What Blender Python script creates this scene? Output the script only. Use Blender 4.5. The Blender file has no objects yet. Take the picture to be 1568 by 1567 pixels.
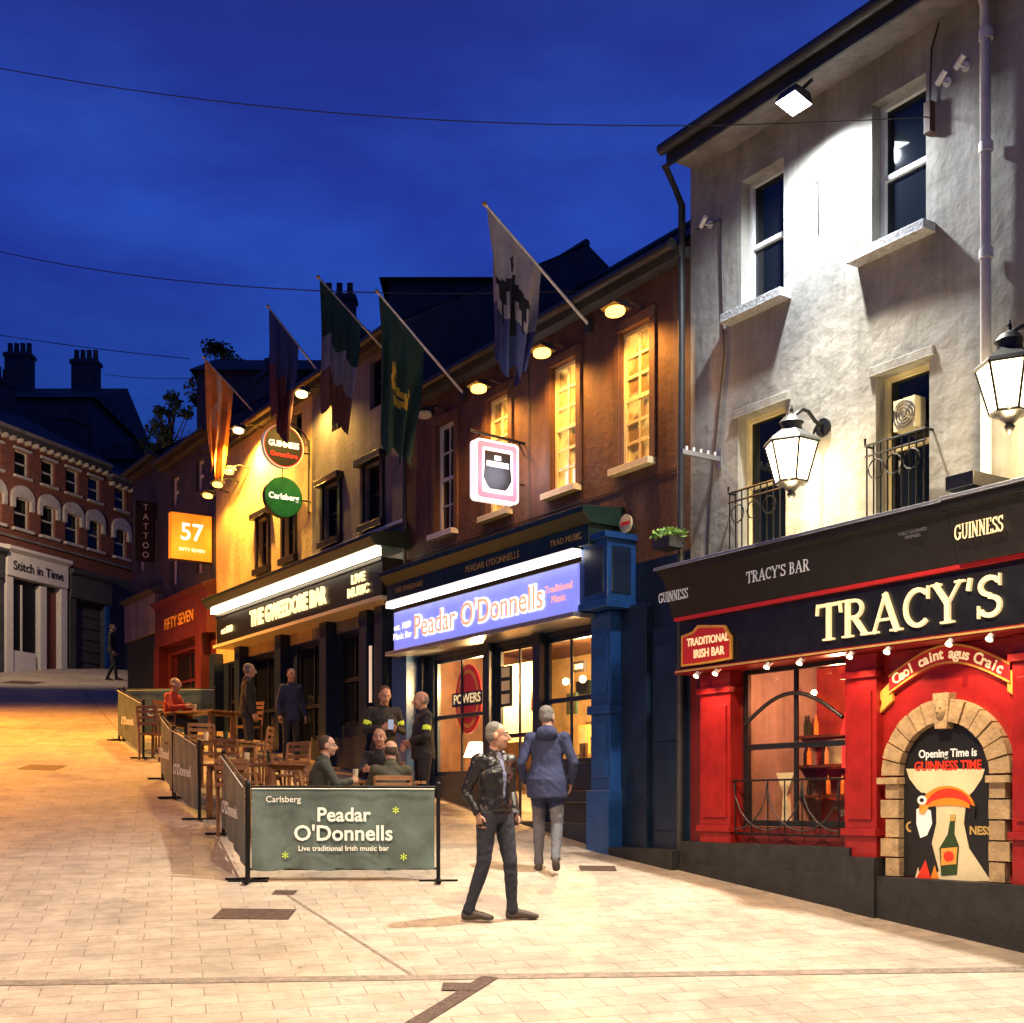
import bpy, math, random
import numpy as np
from mathutils import Vector, Matrix
random.seed(7)
FL=1893.0; EYE=1.6; HZ=1230.0      # lens (px on a 1568 px wide survey sheet), eye height, horizon row
D=Vector((-.552,.834,0)).normalized(); NV=Vector((.834,.552,0)).normalized(); LN=9.2
scene=bpy.context.scene
scene.view_settings.view_transform='Standard'; scene.view_settings.look='None'; scene.view_settings.exposure=0

def G(x,y):
    s=x*D.x+y*D.y; n=x*NV.x+y*NV.y
    n=max(-8,min(12,n)); 
    v=-.9+.063*n+.116*min(s,12)+.158*max(0,min(s,44)-12)
    return .5*(v+math.sqrt(v*v+.02))
def hit(px,py):
    k=(px-784)/FL; Y=3
    while Y<80:
        if G(k*Y,Y)>=EYE+(HZ-py)/FL*Y: break
        Y+=.02
    return k*Y,Y
# ---------- facade survey helpers : (u along street, w out of wall, z)
def U(px,w=0):
    k=(px-784)/FL; Y=(LN-w)/(.552+.834*k); return -Y*(.834-.552*k)
def Z(px,py,w=0):
    k=(px-784)/FL; Y=(LN-w)/(.552+.834*k); return EYE+(HZ-py)/FL*Y
def UZ(px,py,w=0): return (U(px,w),Z(px,py,w))
def WP(u,px):
    k=(px-784)/FL; return LN+u*(.552+.834*k)/(.834-.552*k)
def ZW(u,w,py):
    Y=-.834*u+.552*(LN-w); return EYE+(HZ-py)/FL*Y

class Fr:
    def __init__(s,o,ex,ey,ez=(0,0,1)): s.o=Vector(o); s.ex=Vector(ex); s.ey=Vector(ey); s.ez=Vector(ez)
    def p(s,a,b,c): return s.o+s.ex*a+s.ey*b+s.ez*c
WORLD=Fr((0,0,0),(1,0,0),(0,1,0))
FA=Fr(NV*LN,-D,-NV)
def local(x,y,ang,z=None):
    a=math.radians(ang); return Fr((x,y,G(x,y) if z is None else z),(math.sin(a),-math.cos(a),0),(math.cos(a),math.sin(a),0))
def gz(u,w=0):
    p=FA.p(u,w,0); return G(p.x,p.y)

# ---------- materials
def mat(name,col,rough=.6,metal=0,var=.2,scale=5,bump=0,bscale=40,es=0,ecol=None,spec=.5,evar=0,streak=0):
    m=bpy.data.materials.new(name); m.use_nodes=True; nt=m.node_tree; b=nt.nodes['Principled BSDF']
    b.inputs['Roughness'].default_value=rough; b.inputs['Metallic'].default_value=metal
    b.inputs['Specular IOR Level'].default_value=spec
    tc=nt.nodes.new('ShaderNodeTexCoord')
    if var>0:
        n=nt.nodes.new('ShaderNodeTexNoise'); n.inputs['Scale'].default_value=scale; n.inputs['Detail'].default_value=6; n.inputs['Roughness'].default_value=.65
        nt.links.new(tc.outputs['Object'],n.inputs['Vector'])
        r=nt.nodes.new('ShaderNodeValToRGB'); nt.links.new(n.outputs['Fac'],r.inputs['Fac'])
        r.color_ramp.elements[0].position=.3; r.color_ramp.elements[1].position=.7
        r.color_ramp.elements[0].color=[max(0,c*(1-var)) for c in col]+[1]; r.color_ramp.elements[1].color=[min(1,c*(1+var)) for c in col]+[1]
        out=r.outputs['Color']
        if streak:
            mp=nt.nodes.new('ShaderNodeMapping'); mp.inputs['Scale'].default_value=(3.5,3.5,.35); nt.links.new(tc.outputs['Object'],mp.inputs['Vector'])
            n4=nt.nodes.new('ShaderNodeTexNoise'); n4.inputs['Scale'].default_value=1; n4.inputs['Detail'].default_value=8; n4.inputs['Roughness'].default_value=.7; nt.links.new(mp.outputs[0],n4.inputs['Vector'])
            r4=nt.nodes.new('ShaderNodeValToRGB'); nt.links.new(n4.outputs['Fac'],r4.inputs['Fac']); r4.color_ramp.elements[0].position=.36; r4.color_ramp.elements[1].position=.6
            v=1-streak; r4.color_ramp.elements[0].color=(v,v*.97,v*.93,1); r4.color_ramp.elements[1].color=(1.04,1.04,1.04,1)
            mm=nt.nodes.new('ShaderNodeMixRGB'); mm.blend_type='MULTIPLY'; mm.inputs['Fac'].default_value=1; nt.links.new(out,mm.inputs[1]); nt.links.new(r4.outputs[0],mm.inputs[2]); out=mm.outputs[0]
        nt.links.new(out,b.inputs['Base Color'])
    else: b.inputs['Base Color'].default_value=list(col)+[1]
    if bump>0:
        n2=nt.nodes.new('ShaderNodeTexNoise'); n2.inputs['Scale'].default_value=bscale; n2.inputs['Detail'].default_value=7
        nt.links.new(tc.outputs['Object'],n2.inputs['Vector'])
        bp=nt.nodes.new('ShaderNodeBump'); bp.inputs['Strength'].default_value=min(1,bump); bp.inputs['Distance'].default_value=.02
        nt.links.new(n2.outputs['Fac'],bp.inputs['Height']); nt.links.new(bp.outputs['Normal'],b.inputs['Normal'])
    if es>0:
        b.inputs['Emission Color'].default_value=list(ecol or col)+[1]; b.inputs['Emission Strength'].default_value=es
        if evar:
            n3=nt.nodes.new('ShaderNodeTexNoise'); n3.inputs['Scale'].default_value=evar; nt.links.new(tc.outputs['Object'],n3.inputs['Vector'])
            mr=nt.nodes.new('ShaderNodeMapRange'); mr.inputs[1].default_value=.42; mr.inputs[2].default_value=.6; mr.inputs[3].default_value=es*.05; mr.inputs[4].default_value=es; nt.links.new(n3.outputs['Fac'],mr.inputs[0]); nt.links.new(mr.outputs[0],b.inputs['Emission Strength'])
        if es<5: m.cycles.emission_sampling='NONE'
    return m
M={}
M['stucco']=mat('grey_render',(.33,.32,.285),.9,var=.3,scale=1.3,bump=.9,bscale=6,streak=.3)
M['brownwall']=mat('brown_painted_render',(.125,.058,.034),.8,var=.3,scale=3,bump=.5,bscale=14,streak=.35)
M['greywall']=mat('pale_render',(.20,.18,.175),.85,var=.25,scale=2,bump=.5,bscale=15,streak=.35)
M['floodtint']=mat('flood_tinted_render',(.60,.44,.18),.85,var=.2,scale=2,bump=.5,bscale=15,streak=.25)  # yellow glow of the floodlights put into the wall colour
M['darkwall']=mat('dark_render',(.055,.053,.06),.85,var=.3,scale=2,bump=.4)
M['redwall']=mat('red_painted_wood',(.085,.010,.009),.45,var=.3,scale=4)
M['tracyred']=mat('signal_red_paint',(.30,.014,.012),.3,var=.25,scale=5,bump=.15,bscale=30)
M['maroon']=mat('maroon_paint',(.12,.012,.012),.35,var=.2,scale=5)
M['black']=mat('black_gloss_paint',(.010,.010,.012),.35,var=.4,scale=6)
M['plinth']=mat('black_plinth',(.018,.018,.018),.6,var=.5,scale=6,bump=.4)
M['blue']=mat('blue_gloss_paint',(.014,.062,.21),.3,var=.25,scale=5,bump=.15,bscale=25)
M['dblue']=mat('dark_blue_paint',(.008,.018,.042),.35,var=.3,scale=4)
M['green']=mat('dark_green_paint',(.010,.028,.02),.35,var=.3,scale=4)
M['white']=mat('white_paint',(.66,.65,.62),.45,var=.12,scale=8)
M['oldwhite']=mat('weathered_white_paint',(.48,.45,.40),.6,var=.3,scale=5)
M['cream']=mat('cream_paint',(.78,.66,.36),.45,var=.08,scale=8)
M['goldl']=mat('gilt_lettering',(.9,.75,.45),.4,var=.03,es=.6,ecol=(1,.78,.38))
M['goldd']=mat('gold_paint',(.5,.34,.1),.4,var=.1)
M['whitel']=mat('white_lettering',(.8,.8,.78),.4,var=.03,es=.15)
M['glass']=mat('dark_window_glass',(.006,.008,.011),.05,var=0,spec=.35)
M['glowglass']=mat('glowing_window_glass',(.25,.16,.06),.15,var=.3,es=1.15,ecol=(1,.55,.10),evar=3.2)  # patchy orange emission stands in for light on the panes
M['slate']=mat('roof_slate',(.022,.023,.028),.7,var=.4,scale=5,bump=.5)
M['gutter']=mat('dark_gutter',(.03,.03,.03),.5,var=.3)
M['stone']=mat('sandstone',(.40,.28,.145),.8,var=.3,scale=8,bump=.6,bscale=30)
M['sill']=mat('granite_sill',(.42,.42,.41),.8,var=.5,scale=35,bump=.5)
M['iron']=mat('black_iron',(.015,.015,.016),.4,metal=.6,var=.3)
M['steel']=mat('grey_steel',(.35,.35,.36),.4,metal=.7,var=.1)
M['wood']=mat('oiled_wood',(.22,.10,.04),.5,var=.35,scale=9)
M['lampw']=mat('lamp_glass_white',(1,1,1),.4,var=0,es=60,ecol=(.85,.93,1))
M['lampl']=mat('lantern_glass',(1,1,1),.4,var=0,es=16,ecol=(1,.78,.44))
M['lampo']=mat('sodium_lamp_glass',(1,.7,.3),.4,var=0,es=7,ecol=(1,.42,.06))
M['lampy']=mat('warm_lamp_glass',(1,.8,.4),.4,var=0,es=9,ecol=(1,.62,.2))
M['strip']=mat('lit_tube',(1,1,1),.4,var=0,es=8,ecol=(1,.86,.58))
M['strip2']=mat('lit_tube_cool',(1,1,1),.4,var=0,es=6,ecol=(1,.9,.8))
M['bulb']=mat('warm_bulb',(1,1,1),.4,var=0,es=9,ecol=(1,.72,.38)); M['bulb'].cycles.emission_sampling='NONE'
M['peadar']=mat('lit_sign_violet',(.2,.25,.7),.4,var=.25,scale=3,es=.85,ecol=(.25,.28,.95))
M['peadtext']=mat('sign_text_glow',(1,.5,.3),.4,var=0,es=.95,ecol=(1,.36,.20))
M['peadshadow']=mat('sign_text_outline',(1,1,1),.4,var=0,es=1.3,ecol=(1,.88,.92))
M['gwtext']=mat('sign_text_cream',(1,.85,.5),.4,var=0,es=1.6,ecol=(1,.74,.32))
M['or57']=mat('orange_lit_sign',(.9,.3,.03),.5,var=.1,es=.75,ecol=(1,.26,.012))
M['wl']=mat('lit_white',(1,1,1),.4,var=0,es=1.3,ecol=(1,.9,.75))
M['wd']=mat('door_light',(1,1,1),.4,var=0,es=.5,ecol=(1,.7,.45))
M['signw']=mat('lit_white_sign',(.9,.85,.85),.4,var=0,es=1.0,ecol=(1,.86,.86))
M['signp']=mat('lit_pink_border',(.8,.2,.3),.4,var=0,es=.7,ecol=(1,.2,.3))
M['signb']=mat('black_sign_vinyl',(.01,.01,.01),.4,var=0)
M['cgreen']=mat('green_sign_face',(.02,.16,.05),.35,var=.5,scale=6,es=.06,ecol=(.05,.8,.15))
M['redl']=mat('red_sign_face',(.45,.02,.02),.4,var=.1,es=.10,ecol=(1,.04,.03))
M['redglow']=mat('red_lit_panel',(.5,.02,.02),.4,var=.3,es=.8,ecol=(1,.05,.03))
M['redroom']=mat('interior_red_wall',(.34,.05,.03),.7,var=.5,scale=3)
M['banner']=mat('orange_gold_paint',(.75,.36,.06),.45,var=.15)
M['orange']=mat('orange_paint',(.85,.26,.02),.4,var=.1)
M['beakr']=mat('red_orange_paint',(.75,.04,.015),.4,var=.1)
M['creamp']=mat('mural_cream',(.70,.62,.38),.5,var=.12)
M['bottle']=mat('bottle_green',(.03,.06,.02),.25,var=.2)
M['cloth_pan']=mat('printed_canvas',(.085,.12,.11),.5,var=.4,scale=2.5,bump=.3,bscale=5)
M['cloth_txt']=mat('canvas_print',(.75,.77,.7),.6,var=.05)
M['roomc']=mat('interior_cream',(.6,.42,.2),.8,var=.35,scale=2)
M['roomd']=mat('interior_dark_wood',(.09,.04,.02),.6,var=.5,scale=4)
M['leaf']=mat('dark_foliage',(.04,.06,.03),.7,var=.5,scale=3)
M['leafg']=mat('planter_leaves',(.12,.3,.05),.6,var=.4,scale=12)
M['bark']=mat('bark',(.08,.06,.045),.9,var=.3)
M['wire']=mat('cable',(.02,.02,.022),.6,var=0)
M['skin']=mat('skin',(.40,.22,.15),.55,var=.12,scale=20)
M['eye']=mat('eye_white',(.4,.38,.36),.3,var=0); M['iris']=mat('iris',(.03,.02,.015),.3,var=0); M['lip']=mat('lip',(.28,.10,.085),.5,var=0)
M['leather']=mat('black_leather',(.010,.010,.012),.36,var=.3,bump=1,bscale=13)
M['jeans']=mat('dark_jeans',(.014,.017,.030),.8,var=.3,scale=14,bump=.8,bscale=14)
M['greytr']=mat('grey_trousers',(.10,.10,.12),.85,var=.25,bump=.9,bscale=14)
M['navy']=mat('navy_jacket',(.018,.025,.075),.85,var=.25,bump=.9,bscale=10)
M['darkcl']=mat('dark_cloth',(.012,.012,.015),.8,var=.3,bump=.8,bscale=14)
M['olive']=mat('olive_shirt',(.04,.038,.022),.85,var=.2,bump=.8,bscale=14)
M['redcl']=mat('red_jacket',(.30,.02,.018),.8,var=.2,bump=.8,bscale=14)
M['greencl']=mat('teal_shirt',(.03,.036,.03),.85,var=.2,bump=.8,bscale=14)
M['shirt']=mat('patterned_shirt',(.14,.15,.26),.8,var=.6,scale=60)
M['hivis']=mat('hi_vis_band',(.6,.8,.05),.6,var=.1,es=.05,ecol=(.7,1,.1))
M['hgrey']=mat('grey_hair',(.17,.16,.15),.85,var=.5,scale=90,bump=1,bscale=70)
M['hbrown']=mat('brown_hair',(.05,.03,.018),.8,var=.4,scale=90,bump=.8,bscale=90)
M['shoe']=mat('brown_suede_shoe',(.06,.045,.038),.7,var=.2)
M['phone']=mat('phone_screen',(.1,.1,.12),.2,var=0,es=.5,ecol=(.6,.75,1))
def flagmat(n,c): return mat(n,c,.85,var=.2,scale=4)
M['f_grey']=flagmat('grey_flag_cloth',(.32,.29,.30)); M['f_black']=flagmat('black_flag_cloth',(.01,.01,.014)); M['f_blue']=flagmat('blue_flag_cloth',(.045,.055,.15))
M['f_green']=flagmat('green_flag_cloth',(.014,.05,.032)); M['f_yel']=flagmat('yellow_flag_cloth',(.5,.33,.03)); M['f_white']=flagmat('white_flag_cloth',(.22,.20,.22)); M['f_or']=flagmat('orange_flag_cloth',(.75,.26,.04)); M['f_red']=flagmat('red_flag_cloth',(.11,.03,.035)); M['f_brown']=flagmat('rust_flag_cloth',(.16,.06,.03)); M['f_white2']=flagmat('orange_emblem',(.75,.55,.25))

def brickmat():
    m=bpy.data.materials.new('red_brick'); m.use_nodes=True; nt=m.node_tree; b=nt.nodes['Principled BSDF']; b.inputs['Roughness'].default_value=.85
    tc=nt.nodes.new('ShaderNodeTexCoord'); mp=nt.nodes.new('ShaderNodeMapping'); mp.vector_type='TEXTURE'
    mp.inputs['Rotation'].default_value=(math.radians(90),0,math.radians(69.3))
    br=nt.nodes.new('ShaderNodeTexBrick'); br.inputs['Scale'].default_value=1; br.inputs['Brick Width'].default_value=.23; br.inputs['Row Height'].default_value=.08; br.inputs['Mortar Size'].default_value=.006
    br.inputs['Color1'].default_value=(.22,.062,.034,1); br.inputs['Color2'].default_value=(.14,.042,.026,1); br.inputs['Mortar'].default_value=(.13,.10,.085,1)
    nt.links.new(tc.outputs['Object'],mp.inputs['Vector']); nt.links.new(mp.outputs['Vector'],br.inputs['Vector']); nt.links.new(br.outputs['Color'],b.inputs['Base Color'])
    return m
M['brickb']=brickmat()
def pavemat():
    m=bpy.data.materials.new('stone_paving'); m.use_nodes=True; nt=m.node_tree; b=nt.nodes['Principled BSDF']
    L=nt.links.new; tc=nt.nodes.new('ShaderNodeTexCoord'); mp=nt.nodes.new('ShaderNodeMapping'); mp.inputs['Rotation'].default_value=(0,0,math.radians(-15.4))
    L(tc.outputs['Object'],mp.inputs['Vector'])
    br=nt.nodes.new('ShaderNodeTexBrick'); br.inputs['Scale'].default_value=1; br.inputs['Brick Width'].default_value=.44; br.inputs['Row Height'].default_value=.22
    br.inputs['Mortar Size'].default_value=.005; br.inputs['Mortar Smooth'].default_value=.4; br.inputs['Bias'].default_value=0
    br.inputs['Color1'].default_value=(.46,.39,.31,1); br.inputs['Color2'].default_value=(.395,.335,.265,1); br.inputs['Mortar'].default_value=(.25,.20,.155,1)
    L(mp.outputs['Vector'],br.inputs['Vector'])
    def noise(sc,det,p0,p1,c0,c1,ro=.6):
        n=nt.nodes.new('ShaderNodeTexNoise'); n.inputs['Scale'].default_value=sc; n.inputs['Detail'].default_value=det; n.inputs['Roughness'].default_value=ro; L(tc.outputs['Object'],n.inputs['Vector'])
        r=nt.nodes.new('ShaderNodeValToRGB'); L(n.outputs['Fac'],r.inputs['Fac']); r.color_ramp.elements[0].position=p0; r.color_ramp.elements[1].position=p1
        r.color_ramp.elements[0].color=(c0,c0,c0,1); r.color_ramp.elements[1].color=(c1,c1,c1,1); return r,n
    def mul(a,bb):
        x=nt.nodes.new('ShaderNodeMixRGB'); x.blend_type='MULTIPLY'; x.inputs['Fac'].default_value=1; L(a,x.inputs['Color1']); L(bb,x.inputs['Color2']); return x.outputs['Color']
    r1,_=noise(.45,9,.32,.62,.66,1.06,.7); r2,_=noise(4,9,.36,.6,.78,1.08,.7); r3,_=noise(60,4,.3,.7,.86,1.1); r5,_=noise(11,3,.27,.33,.55,1.0)
    c=mul(mul(mul(mul(br.outputs['Color'],r1.outputs['Color']),r2.outputs['Color']),r3.outputs['Color']),r5.outputs['Color'])
    L(c,b.inputs['Base Color'])
    rr,_=noise(1.2,6,.35,.65,.38,.75); L(rr.outputs['Color'],b.inputs['Roughness'])
    bp=nt.nodes.new('ShaderNodeBump'); bp.inputs['Strength'].default_value=.5; bp.inputs['Distance'].default_value=.01
    inv=nt.nodes.new('ShaderNodeMath'); inv.operation='SUBTRACT'; inv.inputs[0].default_value=1; L(br.outputs['Fac'],inv.inputs[1])
    ad=nt.nodes.new('ShaderNodeMath'); ad.operation='MULTIPLY_ADD'; L(r2.outputs['Color'],ad.inputs[0]); ad.inputs[1].default_value=.6; L(inv.outputs[0],ad.inputs[2])
    L(ad.outputs[0],bp.inputs['Height']); L(bp.outputs['Normal'],b.inputs['Normal'])
    return m
M['pave']=pavemat()
M['setts']=mat('granite_setts',(.20,.16,.125),.7,var=.4,scale=14,bump=.8,bscale=30)
M['cover']=mat('cast_iron_cover',(.085,.052,.04),.6,metal=.3,var=.5,scale=20,bump=.8,bscale=50)

def clearglass():
    m=bpy.data.materials.new('shop_glass'); m.use_nodes=True; nt=m.node_tree; nt.nodes.clear()
    o=nt.nodes.new('ShaderNodeOutputMaterial'); mx=nt.nodes.new('ShaderNodeMixShader'); t=nt.nodes.new('ShaderNodeBsdfTransparent'); g=nt.nodes.new('ShaderNodeBsdfGlossy'); g.inputs['Roughness'].default_value=.03
    mx.inputs[0].default_value=.07; nt.links.new(t.outputs[0],mx.inputs[1]); nt.links.new(g.outputs[0],mx.inputs[2]); nt.links.new(mx.outputs[0],o.inputs[0]); return m
M['pane']=clearglass()

# ---------- mesh builder
def group(name):
    e=bpy.data.objects.new(name,None); scene.collection.objects.link(e); return e
class B:
    def __init__(s,name,fr=WORLD,parent=None): s.n=name; s.fr=fr; s.v=[]; s.f=[]; s.m=[]; s.sm=[]; s.par=parent; s.ml=[]
    def mi(s,m):
        if m not in s.ml: s.ml.append(m)
        return s.ml.index(m)
    def add(s,pts,faces,m,sm=False):
        o=len(s.v); s.v+=[tuple(s.fr.p(*p)) for p in pts]; i=s.mi(m)
        for f in faces: s.f.append([o+a for a in f]); s.m.append(i); s.sm.append(sm)
    def box(s,u0,u1,w0,w1,z0,z1,m):
        P=[(u0,w0,z0),(u1,w0,z0),(u1,w1,z0),(u0,w1,z0),(u0,w0,z1),(u1,w0,z1),(u1,w1,z1),(u0,w1,z1)]
        s.add(P,[(0,1,2,3),(4,5,6,7),(0,1,5,4),(1,2,6,5),(2,3,7,6),(3,0,4,7)],m)
    def quad(s,pts,m): s.add(pts,[tuple(range(len(pts)))],m)
    def prism(s,poly,w0,w1,m):
        n=len(poly); P=[(a,w0,b) for a,b in poly]+[(a,w1,b) for a,b in poly]
        s.add(P,[tuple(range(n)),tuple(range(n,2*n))]+[(i,(i+1)%n,n+(i+1)%n,n+i) for i in range(n)],m)
    def tube(s,pts,rs,m,seg=10,cap=True):
        pts=[Vector(p) for p in pts]; 
        if not isinstance(rs,(list,tuple)): rs=[rs]*len(pts)
        P=[]; n=len(pts)
        for i,p in enumerate(pts):
            t=(pts[min(i+1,n-1)]-pts[max(i-1,0)]).normalized()
            a=Vector((0,0,1)) if abs(t.z)<.9 else Vector((1,0,0))
            x=t.cross(a).normalized(); y=t.cross(x)
            for j in range(seg):
                th=2*math.pi*j/seg; P.append(tuple(p+x*math.cos(th)*rs[i]+y*math.sin(th)*rs[i]))
        F=[(i*seg+j,i*seg+(j+1)%seg,(i+1)*seg+(j+1)%seg,(i+1)*seg+j) for i in range(n-1) for j in range(seg)]
        s.add(P,F,m,seg>6)
        if cap: s.add(P[:seg],[tuple(range(seg))],m); s.add(P[-seg:],[tuple(range(seg))],m)
    def ball(s,c,r,m,nu=14,nv=9):
        if not isinstance(r,(tuple,list)): r=(r,r,r)
        P=[(c[0],c[1],c[2]-r[2])]
        for i in range(1,nv):
            ph=-math.pi/2+math.pi*i/nv
            for j in range(nu):
                th=2*math.pi*j/nu; P.append((c[0]+r[0]*math.cos(ph)*math.cos(th),c[1]+r[1]*math.cos(ph)*math.sin(th),c[2]+r[2]*math.sin(ph)))
        P.append((c[0],c[1],c[2]+r[2])); F=[(0,1+(j+1)%nu,1+j) for j in range(nu)]
        for i in range(nv-2):
            for j in range(nu): F.append((1+i*nu+j,1+i*nu+(j+1)%nu,1+(i+1)*nu+(j+1)%nu,1+(i+1)*nu+j))
        F+=[(len(P)-1,1+(nv-2)*nu+j,1+(nv-2)*nu+(j+1)%nu) for j in range(nu)]
        s.add(P,F,m,True)
    def done(s,bevel=0):
        me=bpy.data.meshes.new(s.n); me.from_pydata(s.v,[],s.f)
        for m in s.ml: me.materials.append(M[m] if isinstance(m,str) else m)
        me.polygons.foreach_set('material_index',s.m); me.polygons.foreach_set('use_smooth',s.sm); me.update()
        o=bpy.data.objects.new(s.n,me); scene.collection.objects.link(o); o.parent=s.par
        if bevel: 
            md=o.modifiers.new('bevel','BEVEL'); md.width=bevel; md.segments=2; md.limit_method='ANGLE'
        return o
def text(body,fr,u,w,z,size,m,par,name='lettering',align='CENTER',ext=.008,offs=0,sx=1):
    c=bpy.data.curves.new(name,'FONT'); c.body=body; c.size=size; c.align_x=align; c.align_y='CENTER'; c.extrude=ext; c.offset=offs; c.resolution_u=3
    o=bpy.data.objects.new(name,c); scene.collection.objects.link(o); c.materials.append(M[m])
    X=fr.ex*sx; Y=fr.ez; Zv=fr.ey; P=fr.p(u,w,z)
    o.matrix_world=Matrix(((X.x,Y.x,Zv.x,P.x),(X.y,Y.y,Zv.y,P.y),(X.z,Y.z,Zv.z,P.z),(0,0,0,1))); 
    o.parent=par; return o
# ---------- serif stroke letters
def arc(cx,cy,rx,ry,a0,a1,n=12): return [(cx+rx*math.cos(math.radians(a0+(a1-a0)*i/n)),cy+ry*math.sin(math.radians(a0+(a1-a0)*i/n))) for i in range(n+1)]
def h(x0,x1,y,t=.06): return ([(x0,y),(x1,y)],t)
GL={'T':(.85,[([(.42,0),(.42,1)],.16),([(.03,.95),(.81,.95)],.1),([(.05,1),(.02,.7)],.06),([(.79,1),(.82,.7)],.06),h(.24,.6,.03)]),
'R':(.93,[([(.2,0),(.2,1)],.16),h(.03,.38,.03),h(.03,.25,.97),([(.2,.95)]+arc(.42,.73,.24,.22,90,-90)+[(.2,.51)],.1),([(.42,.5),(.76,.04)],.15),h(.64,.93,.03)]),
'A':(.97,[([(.1,0),(.46,1)],.07),([(.44,1),(.82,0)],.16),([(.2,.33),(.68,.33)],.07),h(0,.26,.03),h(.62,.98,.03)]),
'C':(.85,[(arc(.46,.5,.36,.44,48,312,20),.13),([(.75,1),(.75,.68)],.06)]),
'Y':(.92,[([(.1,1),(.45,.48)],.16),([(.8,1),(.47,.48)],.07),([(.45,.52),(.45,0)],.16),h(0,.28,.97),h(.66,.93,.97),h(.27,.64,.03)]),
"'":(.3,[([(.15,1),(.1,.7)],.12)]),
'S':(.72,[(arc(.36,.74,.24,.2,25,270)+arc(.36,.27,.26,.22,90,-155),.13),([(.62,1),(.62,.72)],.05),([(.07,.3),(.07,0)],.05)]),
'G':(.95,[(arc(.46,.5,.36,.44,48,330,20),.13),([(.77,1),(.77,.68)],.06),([(.78,.45),(.78,.1)],.14),h(.56,.95,.44)]),
'U':(.95,[([(.2,1),(.2,.33)]+arc(.46,.33,.26,.28,180,360)+[(.72,1)],.11),h(.03,.36,.97),h(.58,.88,.97)]),
'I':(.42,[([(.2,0),(.2,1)],.16),h(.03,.37,.03),h(.03,.37,.97)]),
'N':(.95,[([(.18,0),(.18,1)],.07),([(.15,1),(.74,.03)],.15),([(.74,0),(.74,1)],.07),h(.03,.32,.03),h(.03,.2,.97),h(.6,.9,.97)]),
'E':(.8,[([(.2,0),(.2,1)],.16),h(.03,.68,.04,.08),h(.03,.66,.96,.08),h(.2,.5,.52),([(.67,.28),(.67,0)],.06),([(.65,1),(.65,.74)],.06)]),
'B':(.85,[([(.2,0),(.2,1)],.16),h(.03,.3,.04),h(.03,.3,.96),([(.2,.95)]+arc(.4,.74,.2,.21,90,-90)+[(.2,.53)],.1),([(.2,.53)]+arc(.42,.28,.24,.24,90,-90)+[(.2,.05)],.11)]),
' ':(.45,[])}
def stext(b,st,u0,u1,z0,hh,w,m,t=.03,fat=1):
    tot=sum(GL[c][0] for c in st); sx=(u1-u0)/tot; x=u0; hw=hh*.85*fat
    for ch in st:
        adv,strokes=GL[ch]
        for k,(pts,wd) in enumerate(strokes):
            q=[Vector((x+px*sx,z0+py*hh)) for px,py in pts]; n=len(q); Lp=[];Rp=[]
            for i in range(n):
                tt=(q[min(i+1,n-1)]-q[max(i-1,0)]).normalized(); nn=Vector((-tt.y,tt.x))*wd*hw*.5
                Lp.append(q[i]+nn); Rp.append(q[i]-nn)
            wt=w+t+k*.0008
            P=[(p.x,wt,p.y) for p in Lp]+[(p.x,wt,p.y) for p in Rp]+[(p.x,w,p.y) for p in Lp]+[(p.x,w,p.y) for p in Rp]
            F=[]
            for i in range(n-1):
                F+=[(i,i+1,n+i+1,n+i),(i,i+1,2*n+i+1,2*n+i),(n+i,n+i+1,3*n+i+1,3*n+i)]
            F+=[(0,n,3*n,2*n),(n-1,2*n-1,4*n-1,3*n-1)]
            b.add(P,F,m)
        x+=adv*sx
def wall(b,u0,u1,z0,z1,ops,m,w=0,depth=.2,mr=None):
    us=sorted(set([u0,u1]+[a for o in ops for a in o[:2]])); zs=sorted(set([z0,z1]+[a for o in ops for a in o[2:4]]))
    for i in range(len(us)-1):
        for j in range(len(zs)-1):
            cu=(us[i]+us[i+1])/2; cz=(zs[j]+zs[j+1])/2
            if any(o[0]<cu<o[1] and o[2]<cz<o[3] for o in ops): continue
            b.quad([(us[i],w,zs[j]),(us[i+1],w,zs[j]),(us[i+1],w,zs[j+1]),(us[i],w,zs[j+1])],m)
    for a,c,d,e in [o[:4] for o in ops]:
        x=w-depth; mm=mr or m
        b.quad([(a,w,d),(a,x,d),(a,x,e),(a,w,e)],mm); b.quad([(c,w,d),(c,x,d),(c,x,e),(c,w,e)],mm)
        b.quad([(a,w,e),(a,x,e),(c,x,e),(c,w,e)],mm); b.quad([(a,w,d),(a,x,d),(c,x,d),(c,w,d)],mm)
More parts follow.
